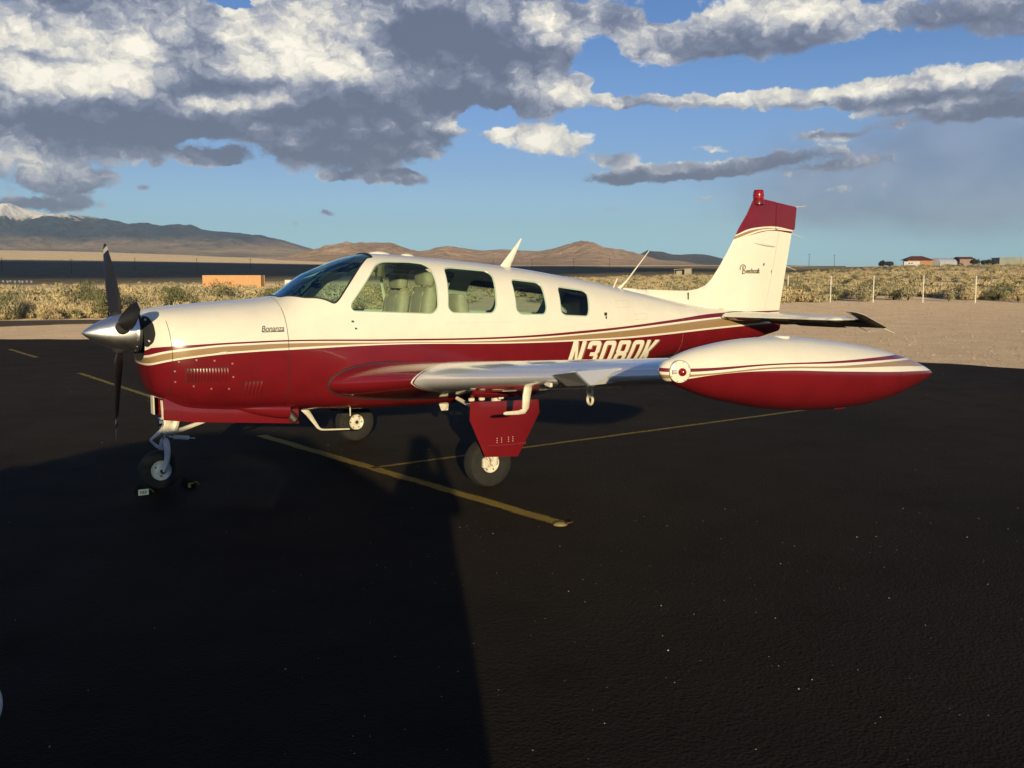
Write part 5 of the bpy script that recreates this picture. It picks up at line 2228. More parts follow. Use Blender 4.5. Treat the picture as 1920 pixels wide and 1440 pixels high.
# ---- cabin
mb = MB()
mb.box((3.35, 0, .86), (3.5, .92, .04))
mb.build('cabin_floor', M_carpet, air, smooth=False)
mb = MB()
rows = []
for s, z in [(1.66, 1.56), (1.85, 1.585), (2.02, 1.60), (2.12, 1.585), (2.14, 1.54), (2.15, 1.30), (2.12, 1.05)]:
    t = min(.50, max(float(fside(np.array(s), np.array(z))) - .05, .25))
    rows.append([(s, t * math.sin(a), z - .05 * (math.sin(a)) ** 2) for a in np.linspace(-PI / 2, PI / 2, 11)])
mb.loft(rows, caps=(False, False), closed=False)
gsh = mb.build('instrument_panel', M_dkgrey, air)
for k in range(8):
    mb = MB()
    mb.lathe([(.0, .012), (.034, .012), (.038, .006), (.038, -.01)], (2.153, -.36 + .10 * k, 1.42), 'x', 14)
    mb.build('gauge', M_dark, gsh)
mb = MB()
mb.tube([(1.72, 0, 1.58), (1.95, 0, 1.78), (2.12, 0, 1.885)], .009, 6)
mb.build('centre_post', M_dkgrey, air)
mb = MB()
mb.box((2.06, .0, 1.765), (.07, .10, .075), bev=.02)
mb.lathe([(.0, -.04), (.028, -.038), (.03, -.03)], (2.06, 0, 1.765), 'x', 12)
mb.build('compass', M_dark, air)
for s_ in (-1, 1):
    mb = MB()
    mb.box((2.34, s_ * .17, 1.925), (.20, .26, .016), bev=.006, M=Matrix.Rotation(-.42, 3, 'Y'))
    mb.build('sun_visor', M_dkgrey, air)
    # control yoke
    mb = MB()
    mb.tube([(2.14, s_ * .26, 1.36), (2.34, s_ * .26, 1.38)], .013, 6)
    mb.tube([(2.34, s_ * .26 - .13, 1.45), (2.34, s_ * .26 - .11, 1.36), (2.34, s_ * .26, 1.35), (2.34, s_ * .26 + .11, 1.36), (2.34, s_ * .26 + .13, 1.45)], .013, 6)
    mb.build('control_yoke', M_dark, air)


def seat(s, t, ztop, facing=1, head=True, lean=.10, label=None):
    """facing +1 looks forward"""
    f = facing
    mb = MB()
    mb.box(L3(s - f * .24, t, 1.10), (.50, .44, .14), bev=.05)
    mb.box(L3(s - f * .20, t, .95), (.34, .36, .18), bev=.02)
    rings = []
    for q in np.linspace(0, 1, 8):
        z = 1.12 + (ztop - 1.12) * q
        hw = .215 * (1 - .14 * q ** 3) * (1 if q < .99 else .9)
        x = s + f * lean * q
        d = .075 * (1 if q < .99 else .6)
        rings.append([L3(x + d * math.copysign(abs(math.cos(a)) ** .6, math.cos(a)), t + hw * math.copysign(abs(math.sin(a)) ** .45, math.sin(a)), z) for a in [2 * PI * i / 20 for i in range(20)]])
    mb.loft(rings)
    ob = mb.build('seat', M_leather, air)
    for k in (-.1, .1):
        mb = MB()
        mb.tube([L3(s - f * .072 + f * lean * q, t + k, 1.18 + (ztop - 1.22) * q) for q in np.linspace(0, 1, 5)], .008, 5)
        mb.build('piping', M_leather, ob)
    if head:
        mb = MB()
        x = s + f * lean
        rings = []
        for q in np.linspace(0, 1, 6):
            z = ztop + .02 + .155 * q
            k = 1 - .18 * (2 * q - 1) ** 4
            rings.append([L3(x + .062 * k * math.copysign(abs(math.cos(a)) ** .6, math.cos(a)), t + .135 * k * math.copysign(abs(math.sin(a)) ** .5, math.sin(a)), z) for a in [2 * PI * i / 18 for i in range(18)]])
        mb.loft(rings)
        for k in (-.06, .06):
            mb.tube([L3(x, t + k, ztop - .04), L3(x, t + k, ztop + .05)], .008, 5)
        mb.build('headrest', M_leather, ob)
    return ob


seat(2.96, .26, 1.735, 1)
seat(2.93, -.25, 1.70, 1)
seat(3.42, .26, 1.665, -1, head=False, lean=.04)
seat(3.42, -.25, 1.655, -1, head=False, lean=.04)
mb = MB()
mb.box((4.72, 0, 1.36), (.5, .84, .05), bev=.01)
mb.build('baggage_shelf', M_carpet, air)
mb = MB()
rg = [surf(5.13, a_, -.03) for a_ in np.linspace(0, 2 * PI, 40, endpoint=False)]
mb.add([L3(*p) for p in rg], [tuple(range(40))])
mb.build('bulkhead', M_dkgrey, air, smooth=False)
# seat belt hanging by the pilot seat
mb = MB()
mb.tube([(2.93, .46, 1.90), (2.94, .44, 1.75), (2.96, .43, 1.62), (2.99, .42, 1.45)], .016, 5, flat=.3)
mb.build('seat_belt', M_lining, air)

# ---- wings
def airfoil(n=26, tc=.15):
    """closed loop, trailing edge over the top to the nose and back below; x 0..1, y"""
    xs_ = .5 * (1 - np.cos(np.linspace(0, PI, n)))
    yt = 5 * tc * (.2969 * np.sqrt(xs_) - .126 * xs_ - .3516 * xs_ ** 2 + .2843 * xs_ ** 3 - .1036 * xs_ ** 4)
    p, mm = .25, .018
    yc = np.where(xs_ < p, mm / p ** 2 * (2 * p * xs_ - xs_ ** 2), mm / (1 - p) ** 2 * ((1 - 2 * p) + 2 * p * xs_ - xs_ ** 2))
    up = list(zip(xs_[::-1], (yc + yt)[::-1]))
    lo = list(zip(xs_[1:-1], (yc - yt)[1:-1]))
    return up + lo


WLE_T = [.40, .56, .70, .85, 1.00, 1.15, 1.30, 1.5, 4.86]
WLE_S = [1.90, 1.95, 2.03, 2.13, 2.23, 2.31, 2.37, 2.415, 2.50]
TE_T, TE_S = [.4, 4.86], [4.22, 3.62]


def wing_sec(t, clip=0.0, droop=0.0):
    le = float(pch(t, np.array(WLE_T), np.array(WLE_S)))
    te = float(np.interp(t, TE_T, TE_S))
    c = te - le
    zl = .895 + (t - .6) * (.0995 - droop)             # height of the leading edge
    tw = math.radians(np.interp(t, [.5, 4.9], [4.2, 1.6]))
    tc = np.interp(t, [.4, 1.4, 4.9], [.150, .165, .135])
    pts = []
    for x, y in airfoil(26, tc):
        X, Zz = x * c, y * c
        X2 = X * math.cos(tw) + Zz * math.sin(tw)
        Z2 = -X * math.sin(tw) + Zz * math.cos(tw)
        s = le + X2
        if clip > 0:
            s = max(s, le + clip)
        pts.append((s, t, zl + Z2))
    return pts


def mat_wing(side):
    m = pbr('wing_paint', (.74, .74, .73), .2, 0, .6)
    T = NT(m.node_tree)
    b = m.node_tree.nodes['Principled BSDF']
    co = T.n('ShaderNodeTexCoord').outputs['Object']
    sp = T.n('ShaderNodeSeparateXYZ')
    T.put(sp.inputs[0], co)
    t = T.m('ABSOLUTE', sp.outputs[1])
    nz = T.noise(co, 4, 6, .6)
    # the red glove ends in a curved border with two pinstripes
    e = T.m('ADD', t, T.m('MULTIPLY', T.m('ABSOLUTE', T.m('SUBTRACT', sp.outputs[2], .945)), -.8))
    e = T.m('ADD', e, T.m('MULTIPLY', T.m('SUBTRACT', sp.outputs[0], 2.36), .25))
    c = T.mix(T.m('GREATER_THAN', e, 1.305), RED, (.80, .78, .70))
    c = T.mix(T.m('GREATER_THAN', e, 1.325), c, RED)
    c = T.mix(T.m('GREATER_THAN', e, 1.345), c, (.74, .745, .75))
    T.put(b.inputs['Base Color'], T.mix(T.sstep(nz, .45, .85), c, (.56, .56, .55)) if False else c)
    T.put(b.inputs['Metallic'], T.m('MULTIPLY', T.m('GREATER_THAN', e, 1.345), .35))
    T.put(b.inputs['Roughness'], T.m('MULTIPLY_ADD', nz, .14, .14))
    T.put(b.inputs['Normal'], T.bump(T.noise(co, 3, 3, .5), .12, .02))
    return m


M_wing = mat_wing(1)


def make_wing(side):
    ts = list(np.linspace(.42, 1.5, 16)) + [1.9, 2.3, 2.7, 3.1]
    seq = [(t, 0.0) for t in ts] + [(3.5, 0.0), (3.9, 0.0), (4.2, 0.0), (4.5, 0.0), (4.86, 0.0), (5.02, 0.0)]
    rings = []
    for t, cl in seq:
        rings.append([L3(p[0], p[1] * side, p[2]) for p in wing_sec(t, cl, 0.0 if side > 0 else .020)])
    mb = MB()
    mb.loft(rings)
    w = mb.build('wing', M_wing, air, angle=35)
    # landing light: a flat lens in a wedge that stands out of the leading edge
    def le_pt(t):
        return min(wing_sec(t), key=lambda p: p[0])
    A, Bq, Cq, Dq = le_pt(3.30), le_pt(3.60), le_pt(3.74), le_pt(3.46)
    E0, E1 = le_pt(3.96), le_pt(3.16)
    lens = [(A[0] - .012, 3.30, A[2] + .020), (Bq[0] - .058, 3.62, Bq[2] + .040), (Cq[0] - .050, 3.76, Cq[2] - .052), (Dq[0] - .022, 3.47, Dq[2] - .058)]
    back = [(E0[0] + .035, 3.97, E0[2] + .052), (E0[0] + .05, 3.90, E0[2] - .05), (A[0] + .10, 3.30, A[2] + .05), (A[0] + .10, 3.40, A[2] - .06), (Bq[0] + .12, 3.62, Bq[2] + .07)]
    import bmesh
    bm = bmesh.new()
    for p in lens + back:
        bm.verts.new(L3(p[0], p[1] * side, p[2]))
    bmesh.ops.convex_hull(bm, input=bm.verts)
    me = bpy.data.meshes.new('light_fairing')
    bm.to_mesh(me)
    bm.free()
    me.materials.append(M_wing)
    lf = link(bpy.data.objects.new('light_fairing', me), w)
    mb = MB()
    c = [sum(p[i] for p in lens) / 4 for i in range(3)]
    vs = [L3(c[0] + (p[0] - c[0]) * .95 - .014, (c[1] + (p[1] - c[1]) * .95) * side, c[2] + (p[2] - c[2]) * .92) for p in lens]
    mb.add(vs + [(p[0] + .006, p[1], p[2]) for p in vs], [(0, 1, 2, 3), (7, 6, 5, 4), (0, 4, 5, 1), (1, 5, 6, 2), (2, 6, 7, 3), (3, 7, 4, 0)])
    mb.build('landing_light', M_lamp, w, smooth=False)
    # tie down ring, stall vane
    zb = lambda t, s: wing_low(t, s)
    mb = MB()
    z0 = wing_low(3.2, 2.85)
    mb.tube([L3(2.85, 3.2 * side + .0, z0 - .045 + .0) + np.array([.0, 0, 0]) if False else (2.85, -3.2 * side + .026 * math.cos(a), z0 - .028 + .034 * math.sin(a)) for a in [2 * PI * i / 16 for i in range(16)]], .0105, 8, closed=True)
    mb.tube([(2.85, -3.2 * side + .030 * math.cos(a), z0 - .085 + .034 * math.sin(a)) for a in [2 * PI * i / 16 for i in range(16)]], .0105, 8, closed=True)
    mb.build('tie_down_ring', M_white_gear, w)
    mb = MB()
    zz = wing_sec(3.22)
    nose = min(zz, key=lambda p: p[0])
    mb.box(L3(nose[0] + .004, 3.22 * side, nose[2] - .05), (.02, .07, .03), bev=.004)
    mb.tube([L3(nose[0] - .015, (3.22 + .04) * side, nose[2] - .06), L3(nose[0] - .02, (3.22 - .02) * side, nose[2] - .045)], .004, 5)
    mb.build('stall_vane', M_white_gear, w)
    # piano hinge line below the wing
    mb = MB()
    for i in range(70):
        t = 2.1 + i * .022
        s = 2.80
        mb.box(L3(s, t * side, wing_low(t, s) - .002), (.006, .011, .008))
    tag(mb.build('hinge_line', M_white_gear, w, smooth=False), kind='stuff')
    if side > 0:
        # pitot mast
        zt = wing_low(2.75, 2.60)
        mb = MB()
        mb.tube([L3(2.62, 2.75, zt + .03), L3(2.60, 2.75, zt - .06), L3(2.59, 2.75, zt - .15), L3(2.575, 2.75, zt - .175), L3(2.53, 2.75, zt - .182), L3(2.42, 2.75, zt - .18), L3(2.40, 2.75, zt - .18)], [.035, .034, .030, .022, .016, .013, .008], 10, flat=.5)
        mb.build('pitot_tube', M_white_gear, w)
    # flap and aileron gaps on the upper side
    for (t0, t1) in ((.75, 2.75), (2.8, 4.8)):
        mb = MB()
        pts = []
        for q in np.linspace(0, 1, 10):
            t = t0 + (t1 - t0) * q
            sec = wing_sec(t)
            le_ = min(p[0] for p in sec)
            te_ = max(p[0] for p in sec)
            up = sec[:27]
            s = le_ + (te_ - le_) * .76
            pts.append(L3(s, t * side, float(np.interp(s, [p[0] for p in reversed(up)], [p[2] for p in reversed(up)])) + .0004))
        mb.tube(pts, .003, 4)
        mb.build('flap_gap' if t0 < 1 else 'aileron_gap', M_dkgrey, w)
    return w


def wing_low(t, s):
    sec = wing_sec(t)
    lo = sec[26:] + [sec[0]]
    return float(np.interp(s, [p[0] for p in lo], [p[2] for p in lo]))


for side in (1, -1):
    make_wing(side)
    # dark sealing strip where the wing root meets the body
    mb = MB()
    root = wing_sec(.5)
    pts = []
    for (s, t, z) in root:
        for tt in np.linspace(.44, .70, 60):
            s2, _, z2 = wing_sec(tt)[root.index((s, t, z))]
            if tt >= float(fside(np.array(s2), np.array(z2))):
                pts.append(L3(s2, (tt + .002) * side, z2))
                break
    mb.tube(pts, .010, 6, closed=True)
    mb.build('wing_root_seal', M_dkgrey, air)


# ---- tip tanks
def make_tank(side):
    top = [(1.879, 1.386), (1.89, 1.408), (1.91, 1.428), (1.981, 1.460), (2.108, 1.492), (2.295, 1.519), (2.49, 1.532), (2.693, 1.535), (2.905, 1.523), (3.127, 1.499), (3.358, 1.467), (3.601, 1.424), (3.855, 1.362), (4.02, 1.306), (4.09, 1.272), (4.112, 1.258)]
    bot = [(1.879, 1.386), (1.888, 1.366), (1.901, 1.348), (2.003, 1.299), (2.189, 1.231), (2.503, 1.161), (2.71, 1.128), (2.924, 1.109), (3.147, 1.099), (3.379, 1.104), (3.619, 1.126), (3.868, 1.175), (4.02, 1.218), (4.09, 1.243), (4.112, 1.258)]
    q = np.linspace(0, 1, 54)
    sv = 1.879 + (4.112 - 1.879) * (q - .12 * np.sin(2 * PI * q) / (2 * PI)) 
    sv = np.unique(np.concatenate([sv, [1.883, 1.888, 1.895, 1.905, 4.10, 4.107]]))
    rings = []
    for s in sv:
        zt = float(np.interp(s, [p[0] for p in top], [p[1] for p in top]))
        zb_ = float(np.interp(s, [p[0] for p in bot], [p[1] for p in bot]))
        rings.append((s, (zt + zb_) / 2, max((zt - zb_) / 2, .001)))
    # even out the hand-read profile
    A = np.array(rings)
    for _ in range(3):
        A[3:-3, 1:] = .25 * A[2:-4, 1:] + .5 * A[3:-3, 1:] + .25 * A[4:-2, 1:]
    R = []
    for s, zc, r in A:
        zc = zc - (0.0 if side > 0 else .09)             # the right wing sits a little lower on its strut
        R.append([(s, -5.07 * side + r * .97 * math.cos(a), zc + r * math.sin(a)) for a in [2 * PI * i / 44 for i in range(44)]])
    mb = MB()
    mb.loft(R)
    t = mb.build('tip_tank', M_tank, air, angle=70)
    # navigation light in a round flush plate on the outboard side of the nose
    dz = 0.0 if side > 0 else .09

    def tk(s_, z_, off):
        zc_ = float(np.interp(s_, A[:, 0], A[:, 1]))
        r_ = float(np.interp(s_, A[:, 0], A[:, 2]))
        y_ = math.sqrt(max(r_ * r_ - (z_ - zc_) ** 2, 1e-6))
        return Vector((s_ - off * .45, -(5.07 + .97 * y_ + off) * side, z_ - dz))
    cs_, cz_ = 1.962, 1.384
    e_ = .012
    p0, p1 = tk(cs_ - e_, cz_, 0), tk(cs_ + e_, cz_, 0)
    tg_ = (p1 - p0).normalized()
    n = tg_.cross(Vector((0, 0, 1))) * side
    if n.y * side > 0:
        n = -n
    n.normalize()
    c = tk(cs_, cz_, 0) - n * .004
    x = n.cross(Vector((0, 0, 1))).normalized()
    y = x.cross(n)
    circ = lambda r, d, k=30: [c + n * d + x * (r * math.cos(a)) + y * (r * math.sin(a)) for a in [2 * PI * i / k for i in range(k)]]
    mb = MB()
    mb.loft([circ(.057, -.03), circ(.057, .003), circ(.054, .0055), circ(.03, .006), circ(.001, .008)], caps=(True, False))
    mb.build('light_plate', M_cream, t)
    mb = MB()
    mb.tube(circ(.0572, .003), .0012, 5, closed=True)
    mb.build('plate_seam', M_dkgrey, t)
    mb = MB()
    c2 = c - x * (.010 * side) - y * .002
    rg = [[c2 + n * d + x * (r * math.cos(a)) + y * (r * math.sin(a)) for a in [2 * PI * i / 18 for i in range(18)]] for r, d in [(.0215, .0), (.0215, .014), (.018, .023), (.010, .029), (.001, .031)]]
    mb.loft(rg)
    mb.build('navigation_light', M_redglass if side > 0 else pbr('green_lens', (.01, .25, .05), .12, 0, .6), t)
    mb = MB()
    cr = c + x * (.032 * side)
    mb.tube([cr - x * .012 + n * .010, cr + x * .012 + n * .010], [.010, .012], 10)
    mb.build('reflector', M_grey_gear, t)
    mb = MB()
    for k in range(8):
        a = 2 * PI * k / 8 + .3
        p = c + x * (.051 * math.cos(a)) + y * (.051 * math.sin(a)) + n * .0075
        mb.tube([p, p + n * .002], [.0032, .002], 6)
    mb.build('cover_screws', M_chrome, t)
    mb = MB()
    mb.lathe([(.05, -.01), (.05, .004), (.04, .006), (0, .006)], (2.75, -5.07 * side, 1.531 - dz), 'z', 20)
    mb.build('filler_cap', M_cream, t)
    mb = MB()
    mb.box(L3(3.26, 5.07 * side, 1.098 - dz), (.09, .012, .016), bev=.004)
    mb.build('drain', M_red, t)


for side in (1, -1):
    make_tank(side)

# ---- fin, rudder
def fin_extra(T, c, s, z):
    return c


FIN_LE = [(5.50, 1.715), (6.0, 1.682), (6.45, 1.664), (6.68, 1.660), (6.83, 1.680), (6.95, 1.722), (7.05, 1.795), (7.184, 1.961), (7.352, 2.198), (7.478, 2.404), (7.607, 2.574), (7.700, 2.735), (7.722, 2.758)]
FIN_TOP = [(7.90, 2.766), (8.478, 2.690)]


def mat_fin():
    m = pbr('fin_paint', CREAM, .24, 0, .5)
    T = NT(m.node_tree)
    b = m.node_tree.nodes['Principled BSDF']
    co = T.n('ShaderNodeTexCoord').outputs['Object']
    sp = T.n('ShaderNodeSeparateXYZ')
    T.put(sp.inputs[0], co)
    s, z = sp.outputs[0], sp.outputs[2]
    nz = T.noise(co, 5, 6, .6)
    Ls = {
        'low': [(7.2, 2.20), (7.40, 2.262), (7.622, 2.318), (7.884, 2.372), (8.0, 2.385), (8.345, 2.365), (8.5, 2.345)],       # cream below
        'r2': [(7.2, 2.20), (7.40, 2.262), (7.61, 2.318), (7.80, 2.367), (7.96, 2.390), (8.10, 2.397), (8.345, 2.389), (8.5, 2.376)],   # thin red above it
        'w1': [(7.2, 2.21), (7.40, 2.270), (7.61, 2.338), (7.80, 2.388), (7.96, 2.407), (8.10, 2.413), (8.3, 2.406), (8.5, 2.40)],   # white
        'g': [(7.2, 2.22), (7.40, 2.300), (7.62, 2.374), (7.80, 2.404), (7.96, 2.418), (8.10, 2.419), (8.3, 2.408), (8.5, 2.40)],   # gold
        'w2': [(7.2, 2.24), (7.424, 2.322), (7.62, 2.396), (7.80, 2.424), (7.92, 2.434), (8.105, 2.437), (8.363, 2.408), (8.5, 2.39)]}  # white, red above
    red = T.mix(T.sstep(nz, .35, .75), RED, tuple(c * .85 for c in RED))
    f = lambda k: curve_node(T, s, Ls[k], 7.2, 8.5, 2.0, 2.6)
    c = T.mix(T.sstep(nz, .4, .8), CREAM, tuple(q * .95 for q in CREAM))
    c = T.mix(T.m('GREATER_THAN', z, f('low')), c, red)
    c = T.mix(T.m('GREATER_THAN', z, f('r2')), c, CREAM)
    c = T.mix(T.m('GREATER_THAN', z, f('w1')), c, GOLD)
    c = T.mix(T.m('GREATER_THAN', z, f('g')), c, CREAM)
    c = T.mix(T.m('GREATER_THAN', z, f('w2')), c, red)
    # the red line along the foot of the fin
    c = T.mix(T.m('MULTIPLY', T.m('GREATER_THAN', s, 7.05), T.m('LESS_THAN', z, 1.398)), c, red)
    T.put(b.inputs['Base Color'], c)
    T.put(b.inputs['Roughness'], T.m('MULTIPLY_ADD', nz, .14, .16))
    return m


M_fin = mat_fin()
HB, HT = (7.93, 1.375), (8.16, 2.38)          # rudder hinge line
fin_poly = FIN_LE + [(7.90, 2.766), (8.09, 2.742), (8.088, 2.40), HT, HB, (7.6, 1.36), (7.0, 1.42), (6.4, 1.52), (5.9, 1.62), (5.5, 1.70)]
LEP = np.array(FIN_LE + [(7.90, 2.766), (8.478, 2.690)])


def fin_half(s, z):
    """half thickness of fin and rudder: round nose, straight taper to the trailing edge"""
    A_, B_ = LEP[:-2], LEP[1:-1]
    w = np.array([s, z]) - A_
    d_ = B_ - A_
    k = np.clip((w * d_).sum(1) / (d_ ** 2).sum(1), 0, 1)
    d = math.sqrt((((w - d_ * k[:, None]) ** 2).sum(1)).min())
    top = 2.766 - (s - 7.90) * .131 - z
    nose = math.sqrt(max(1 - (1 - min(d / .24, 1)) ** 2, 0))
    te = float(np.interp(z, [1.383, 1.878, 2.392, 2.413, 2.69], [8.209, 8.304, 8.405, 8.452, 8.478]))
    tail = min(max((te - s) / .62, .04), 1.0)
    cap = math.sqrt(max(1 - (1 - min(max(top, 0) / .05, 1)) ** 2, 0)) if z > 2.6 else 1.0
    return (.058 * max(.40, 1 - (z - 1.35) / 2.4) if s > 6.9 else .036) * nose * tail * max(cap, .15)


mb = MB()
plate(mb, fin_poly, fin_half, lambda u, v, d: (u, d, v), rim=0, grid=.06)
fin = mb.build('fin', M_fin, air, angle=60)
rud_poly = [(7.936, 1.383), (8.172, 2.392), (8.098, 2.41), (8.10, 2.738), (8.478, 2.690), (8.452, 2.413), (8.405, 2.392), (8.304, 1.878), (8.209, 1.383)]
mb = MB()
plate(mb, rud_poly, fin_half, lambda u, v, d: (u, d, v), rim=0, grid=.06)
rud = mb.build('rudder', M_fin, air, angle=60)
# inlet slot of the dorsal fin
mb = MB()
mb.box((6.655, -.034, 1.598), (.014, .014, .085), bev=.004)
mb.build('dorsal_inlet', M_dkgrey, fin)
# bulge and shadow line on the fin
mb = MB()
rg = []
for q in np.linspace(0, 1, 12):
    k = math.sin(PI * q) ** .7 + .01
    rg.append([(7.68 + .40 * q, -.046 - .022 * k * max(math.cos(a), 0), 2.235 - .045 * q + .014 * k * math.sin(a)) for a in [2 * PI * i / 12 for i in range(12)]])
mb.loft(rg)
mb.build('fin_fairing', M_fin, fin)
# makers script
V, F = text_mesh('eechcraft', .0, .86)
V = V - V.min(0)
V1, F1 = V, F
M_logo = pbr('logo_grey', (.16, .13, .10), .5)
mb = MB()
k = .232 / V[:, 0].max()
kz = .062 / V[:, 1].max()
n = len(V)
mb.add([(7.566 + x * k, -.0605, 1.862 + y * kz) for x, y in V] + [(7.566 + x * k, -.0560, 1.862 + y * kz) for x, y in V], [tuple(f) for f in F] + [tuple(i + n for i in reversed(f)) for f in F])
# the tall looped capital
cap = [(7.466, 1.905), (7.462, 1.93), (7.478, 1.955), (7.505, 1.967), (7.535, 1.962), (7.552, 1.942), (7.548, 1.918), (7.525, 1.903), (7.548, 1.89), (7.552, 1.870), (7.530, 1.858), (7.50, 1.857)]
mb.tube([(s, -.059, z) for s, z in cap], .0052, 5, flat=.5)
mb.tube([(7.508, -.059, 1.95), (7.512, -.059, 1.90), (7.503, -.059, 1.857)], .0075, 5, flat=.5)
mb.build('maker_script', M_logo, fin, smooth=False, recalc=False)
mb = MB()
mb.box((7.873, -.052, 1.972), (.008, .008, .028))
mb.build('fitting', M_dkgrey, fin, smooth=False)
# beacon
mb = MB()
mb.lathe([(.075, 2.70), (.072, 2.735), (.066, 2.752)], (7.80, 0, 0), 'z', 24)
bc = mb.build('beacon', M_red, fin)
mb = MB()
mb.lathe([(.062, 2.745), (.066, 2.775), (.064, 2.84), (.058, 2.868), (.05, 2.876), (0, 2.878)], (7.80, 0, 0), 'z', 24)
mb.lathe([(.069, 2.80), (.071, 2.805), (.069, 2.812)], (7.80, 0, 0), 'z', 24)
mb.build('beacon_lens', M_redglass, bc)
# static wicks
def wick(p, q, parent):
    mb = MB()
    mb.tube([p, q], [.005, .003], 5)
    mb.build('static_wick', M_white_gear, parent)


wick((8.46, 0, 2.69), (8.66, 0, 2.71), rud)
wick((8.40, 0, 2.36), (8.60, 0, 2.31), rud)
wick((8.32, 0, 1.95), (8.50, 0, 1.90), rud)

# ---- tailplane
def mat_tail():
    m = pbr('tailplane_paint', CREAM, .25, 0, .5)
    T = NT(m.node_tree)
    b = m.node_tree.nodes['Principled BSDF']
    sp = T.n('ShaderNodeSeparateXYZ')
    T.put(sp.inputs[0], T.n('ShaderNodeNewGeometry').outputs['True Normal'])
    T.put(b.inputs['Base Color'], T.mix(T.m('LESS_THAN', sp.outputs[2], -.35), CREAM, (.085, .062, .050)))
    return m


M_tail = mat_tail()
def make_tail(side):
    zs = 1.352
    poly = [(7.03, .04), (7.062, .14), (7.30, 1.52), (7.335, 1.60), (7.40, 1.64), (7.60, 1.655), (7.665, 1.655), (7.665, .10), (7.64, .04)]
    mb = MB()
    plate(mb, poly, lambda s, t: .052 - .014 * t / 1.8, lambda u, v, d: L3(u, v * side, zs + d + .006 * v), rim=.20, grid=.07)
    st = mb.build('stabilizer', M_tail, air, angle=60)
    # drooped elevator
    dr = math.radians(21)
    hx = 7.68

    def em(u, v, d):
        x, z = u - hx, d
        return L3(hx + x * math.cos(dr) + z * math.sin(dr), v * side, zs + .006 * v - x * math.sin(dr) + z * math.cos(dr))
    ep = [(7.672, .14), (7.672, 1.663), (7.41, 1.663), (7.41, 1.72), (7.44, 1.80), (7.52, 1.845), (7.90, 1.85), (7.945, 1.82), (7.955, 1.25), (8.0, 1.25), (8.01, .55), (7.965, .55), (7.99, .30), (7.93, .14)]
    mb = MB()
    plate(mb, ep, lambda s, t: .028, em, rim=.20, grid=.06)
    el_ = mb.build('elevator', M_tail, air, angle=60)
    wick(em(7.94, 1.45, 0), em(8.10, 1.50, -.01), el_)
    wick(em(7.93, 1.78, 0), em(8.08, 1.84, -.01), el_)
    # dark seal round the root
    mb = MB()
    pts = []
    for q in np.linspace(0, 2 * PI, 26, endpoint=False):
        s = 7.33 + .29 * math.cos(q)
        z = zs + .05 * math.sin(q)
        pts.append(L3(s, (float(fside(np.array(s), np.array(z))) + .004) * side, z))
    mb.tube(pts, .006, 5, closed=True)
    mb.build('root_seal', M_dkgrey, st)


for side in (1, -1):
    make_tail(side)

# ---- antennas
mb = MB()
plate(mb, [(4.055, 1.915), (4.19, 1.905), (4.345, 2.225), (4.335, 2.232)], lambda s, z: .016, lambda u, v, d: (u, d + .0, v), rim=.05, grid=.03)
mb.build('blade_antenna', M_cream, air)
mb = MB()
mb.tube([(5.62, -.02, 1.69), (5.68, -.02, 1.73), (5.75, -.02, 1.79), (6.065, -.02, 2.122)], [.026, .016, .009, .0045], 8, flat=.6)
mb.build('whip_antenna', M_cream, air)
mb = MB()
mb.tube([(5.58, .02, 1.70), (5.64, .02, 1.81)], [.010, .006], 7)
mb.build('stub_antenna', M_cream, air)
mb = MB()
mb.tube([(1.90, 0, .62), (1.955, 0, .56), (2.05, 0, .42), (2.075, 0, .400), (2.11, 0, .393), (2.37, 0, .378)], [.030, .026, .014, .010, .008, .0065], 8, flat=.5)
mb.build('belly_antenna', M_white_gear, air)
mb = MB()
plate(mb, [(3.27, .60), (3.40, .60), (3.385, .50), (3.31, .50)], lambda s, z: .02, lambda u, v, d: (u, d - .12, v), rim=.04, grid=.03)
mb.build('belly_fin_antenna', M_white_gear, air)
for (s, t, l) in [(2.25, .30, .05)]:
    mb = MB()
    mb.tube([L3(s, t, .66), L3(s, t, .60 - l)], .006, 5)
    mb.build('drain_tube', M_white_gear, air)

# ---- exhaust
mb = MB()
pts = [L3(1.50, .26, .74), L3(1.58, .27, .69), L3(1.66, .28, .62), L3(1.715, .285, .555)]
mb.tube(pts, .040, 18)
mb.tube([L3(1.722, .286, .547), L3(1.66, .28, .62)], .034, 18, mi=1)
mb.build('exhaust_pipe', [M_pipe, M_dark], air)
mb = MB()
rg = []
for q in np.linspace(0, 1, 9):
    k = math.sin(PI * (q * .5 + .02)) ** .8
    s = 1.20 + .46 * q
    rg.append([L3(s, .26 + .085 * k * math.cos(a), .70 - .05 * q + .085 * k * math.sin(a)) for a in [2 * PI * i / 16 for i in range(16)]])
mb.loft(rg)
mb.build('exhaust_fairing', M_red, air)

# ---- nose gear
def wheel(r, w, rim_r, n=40):
    """tyre profile about the y axis: (radius, across)"""
    h_ = w / 2
    return [(rim_r, -h_ * .70), (rim_r + .012, -h_ * .88), (r * .80, -h_), (r * .93, -h_ * .84), (r * .985, -h_ * .52), (r, -h_ * .30), (r, -h_ * .04), (r * .985, 0), (r, h_ * .04), (r, h_ * .30), (r * .985, h_ * .52), (r * .93, h_ * .84), (r * .80, h_), (rim_r + .012, h_ * .88), (rim_r, h_ * .70)]


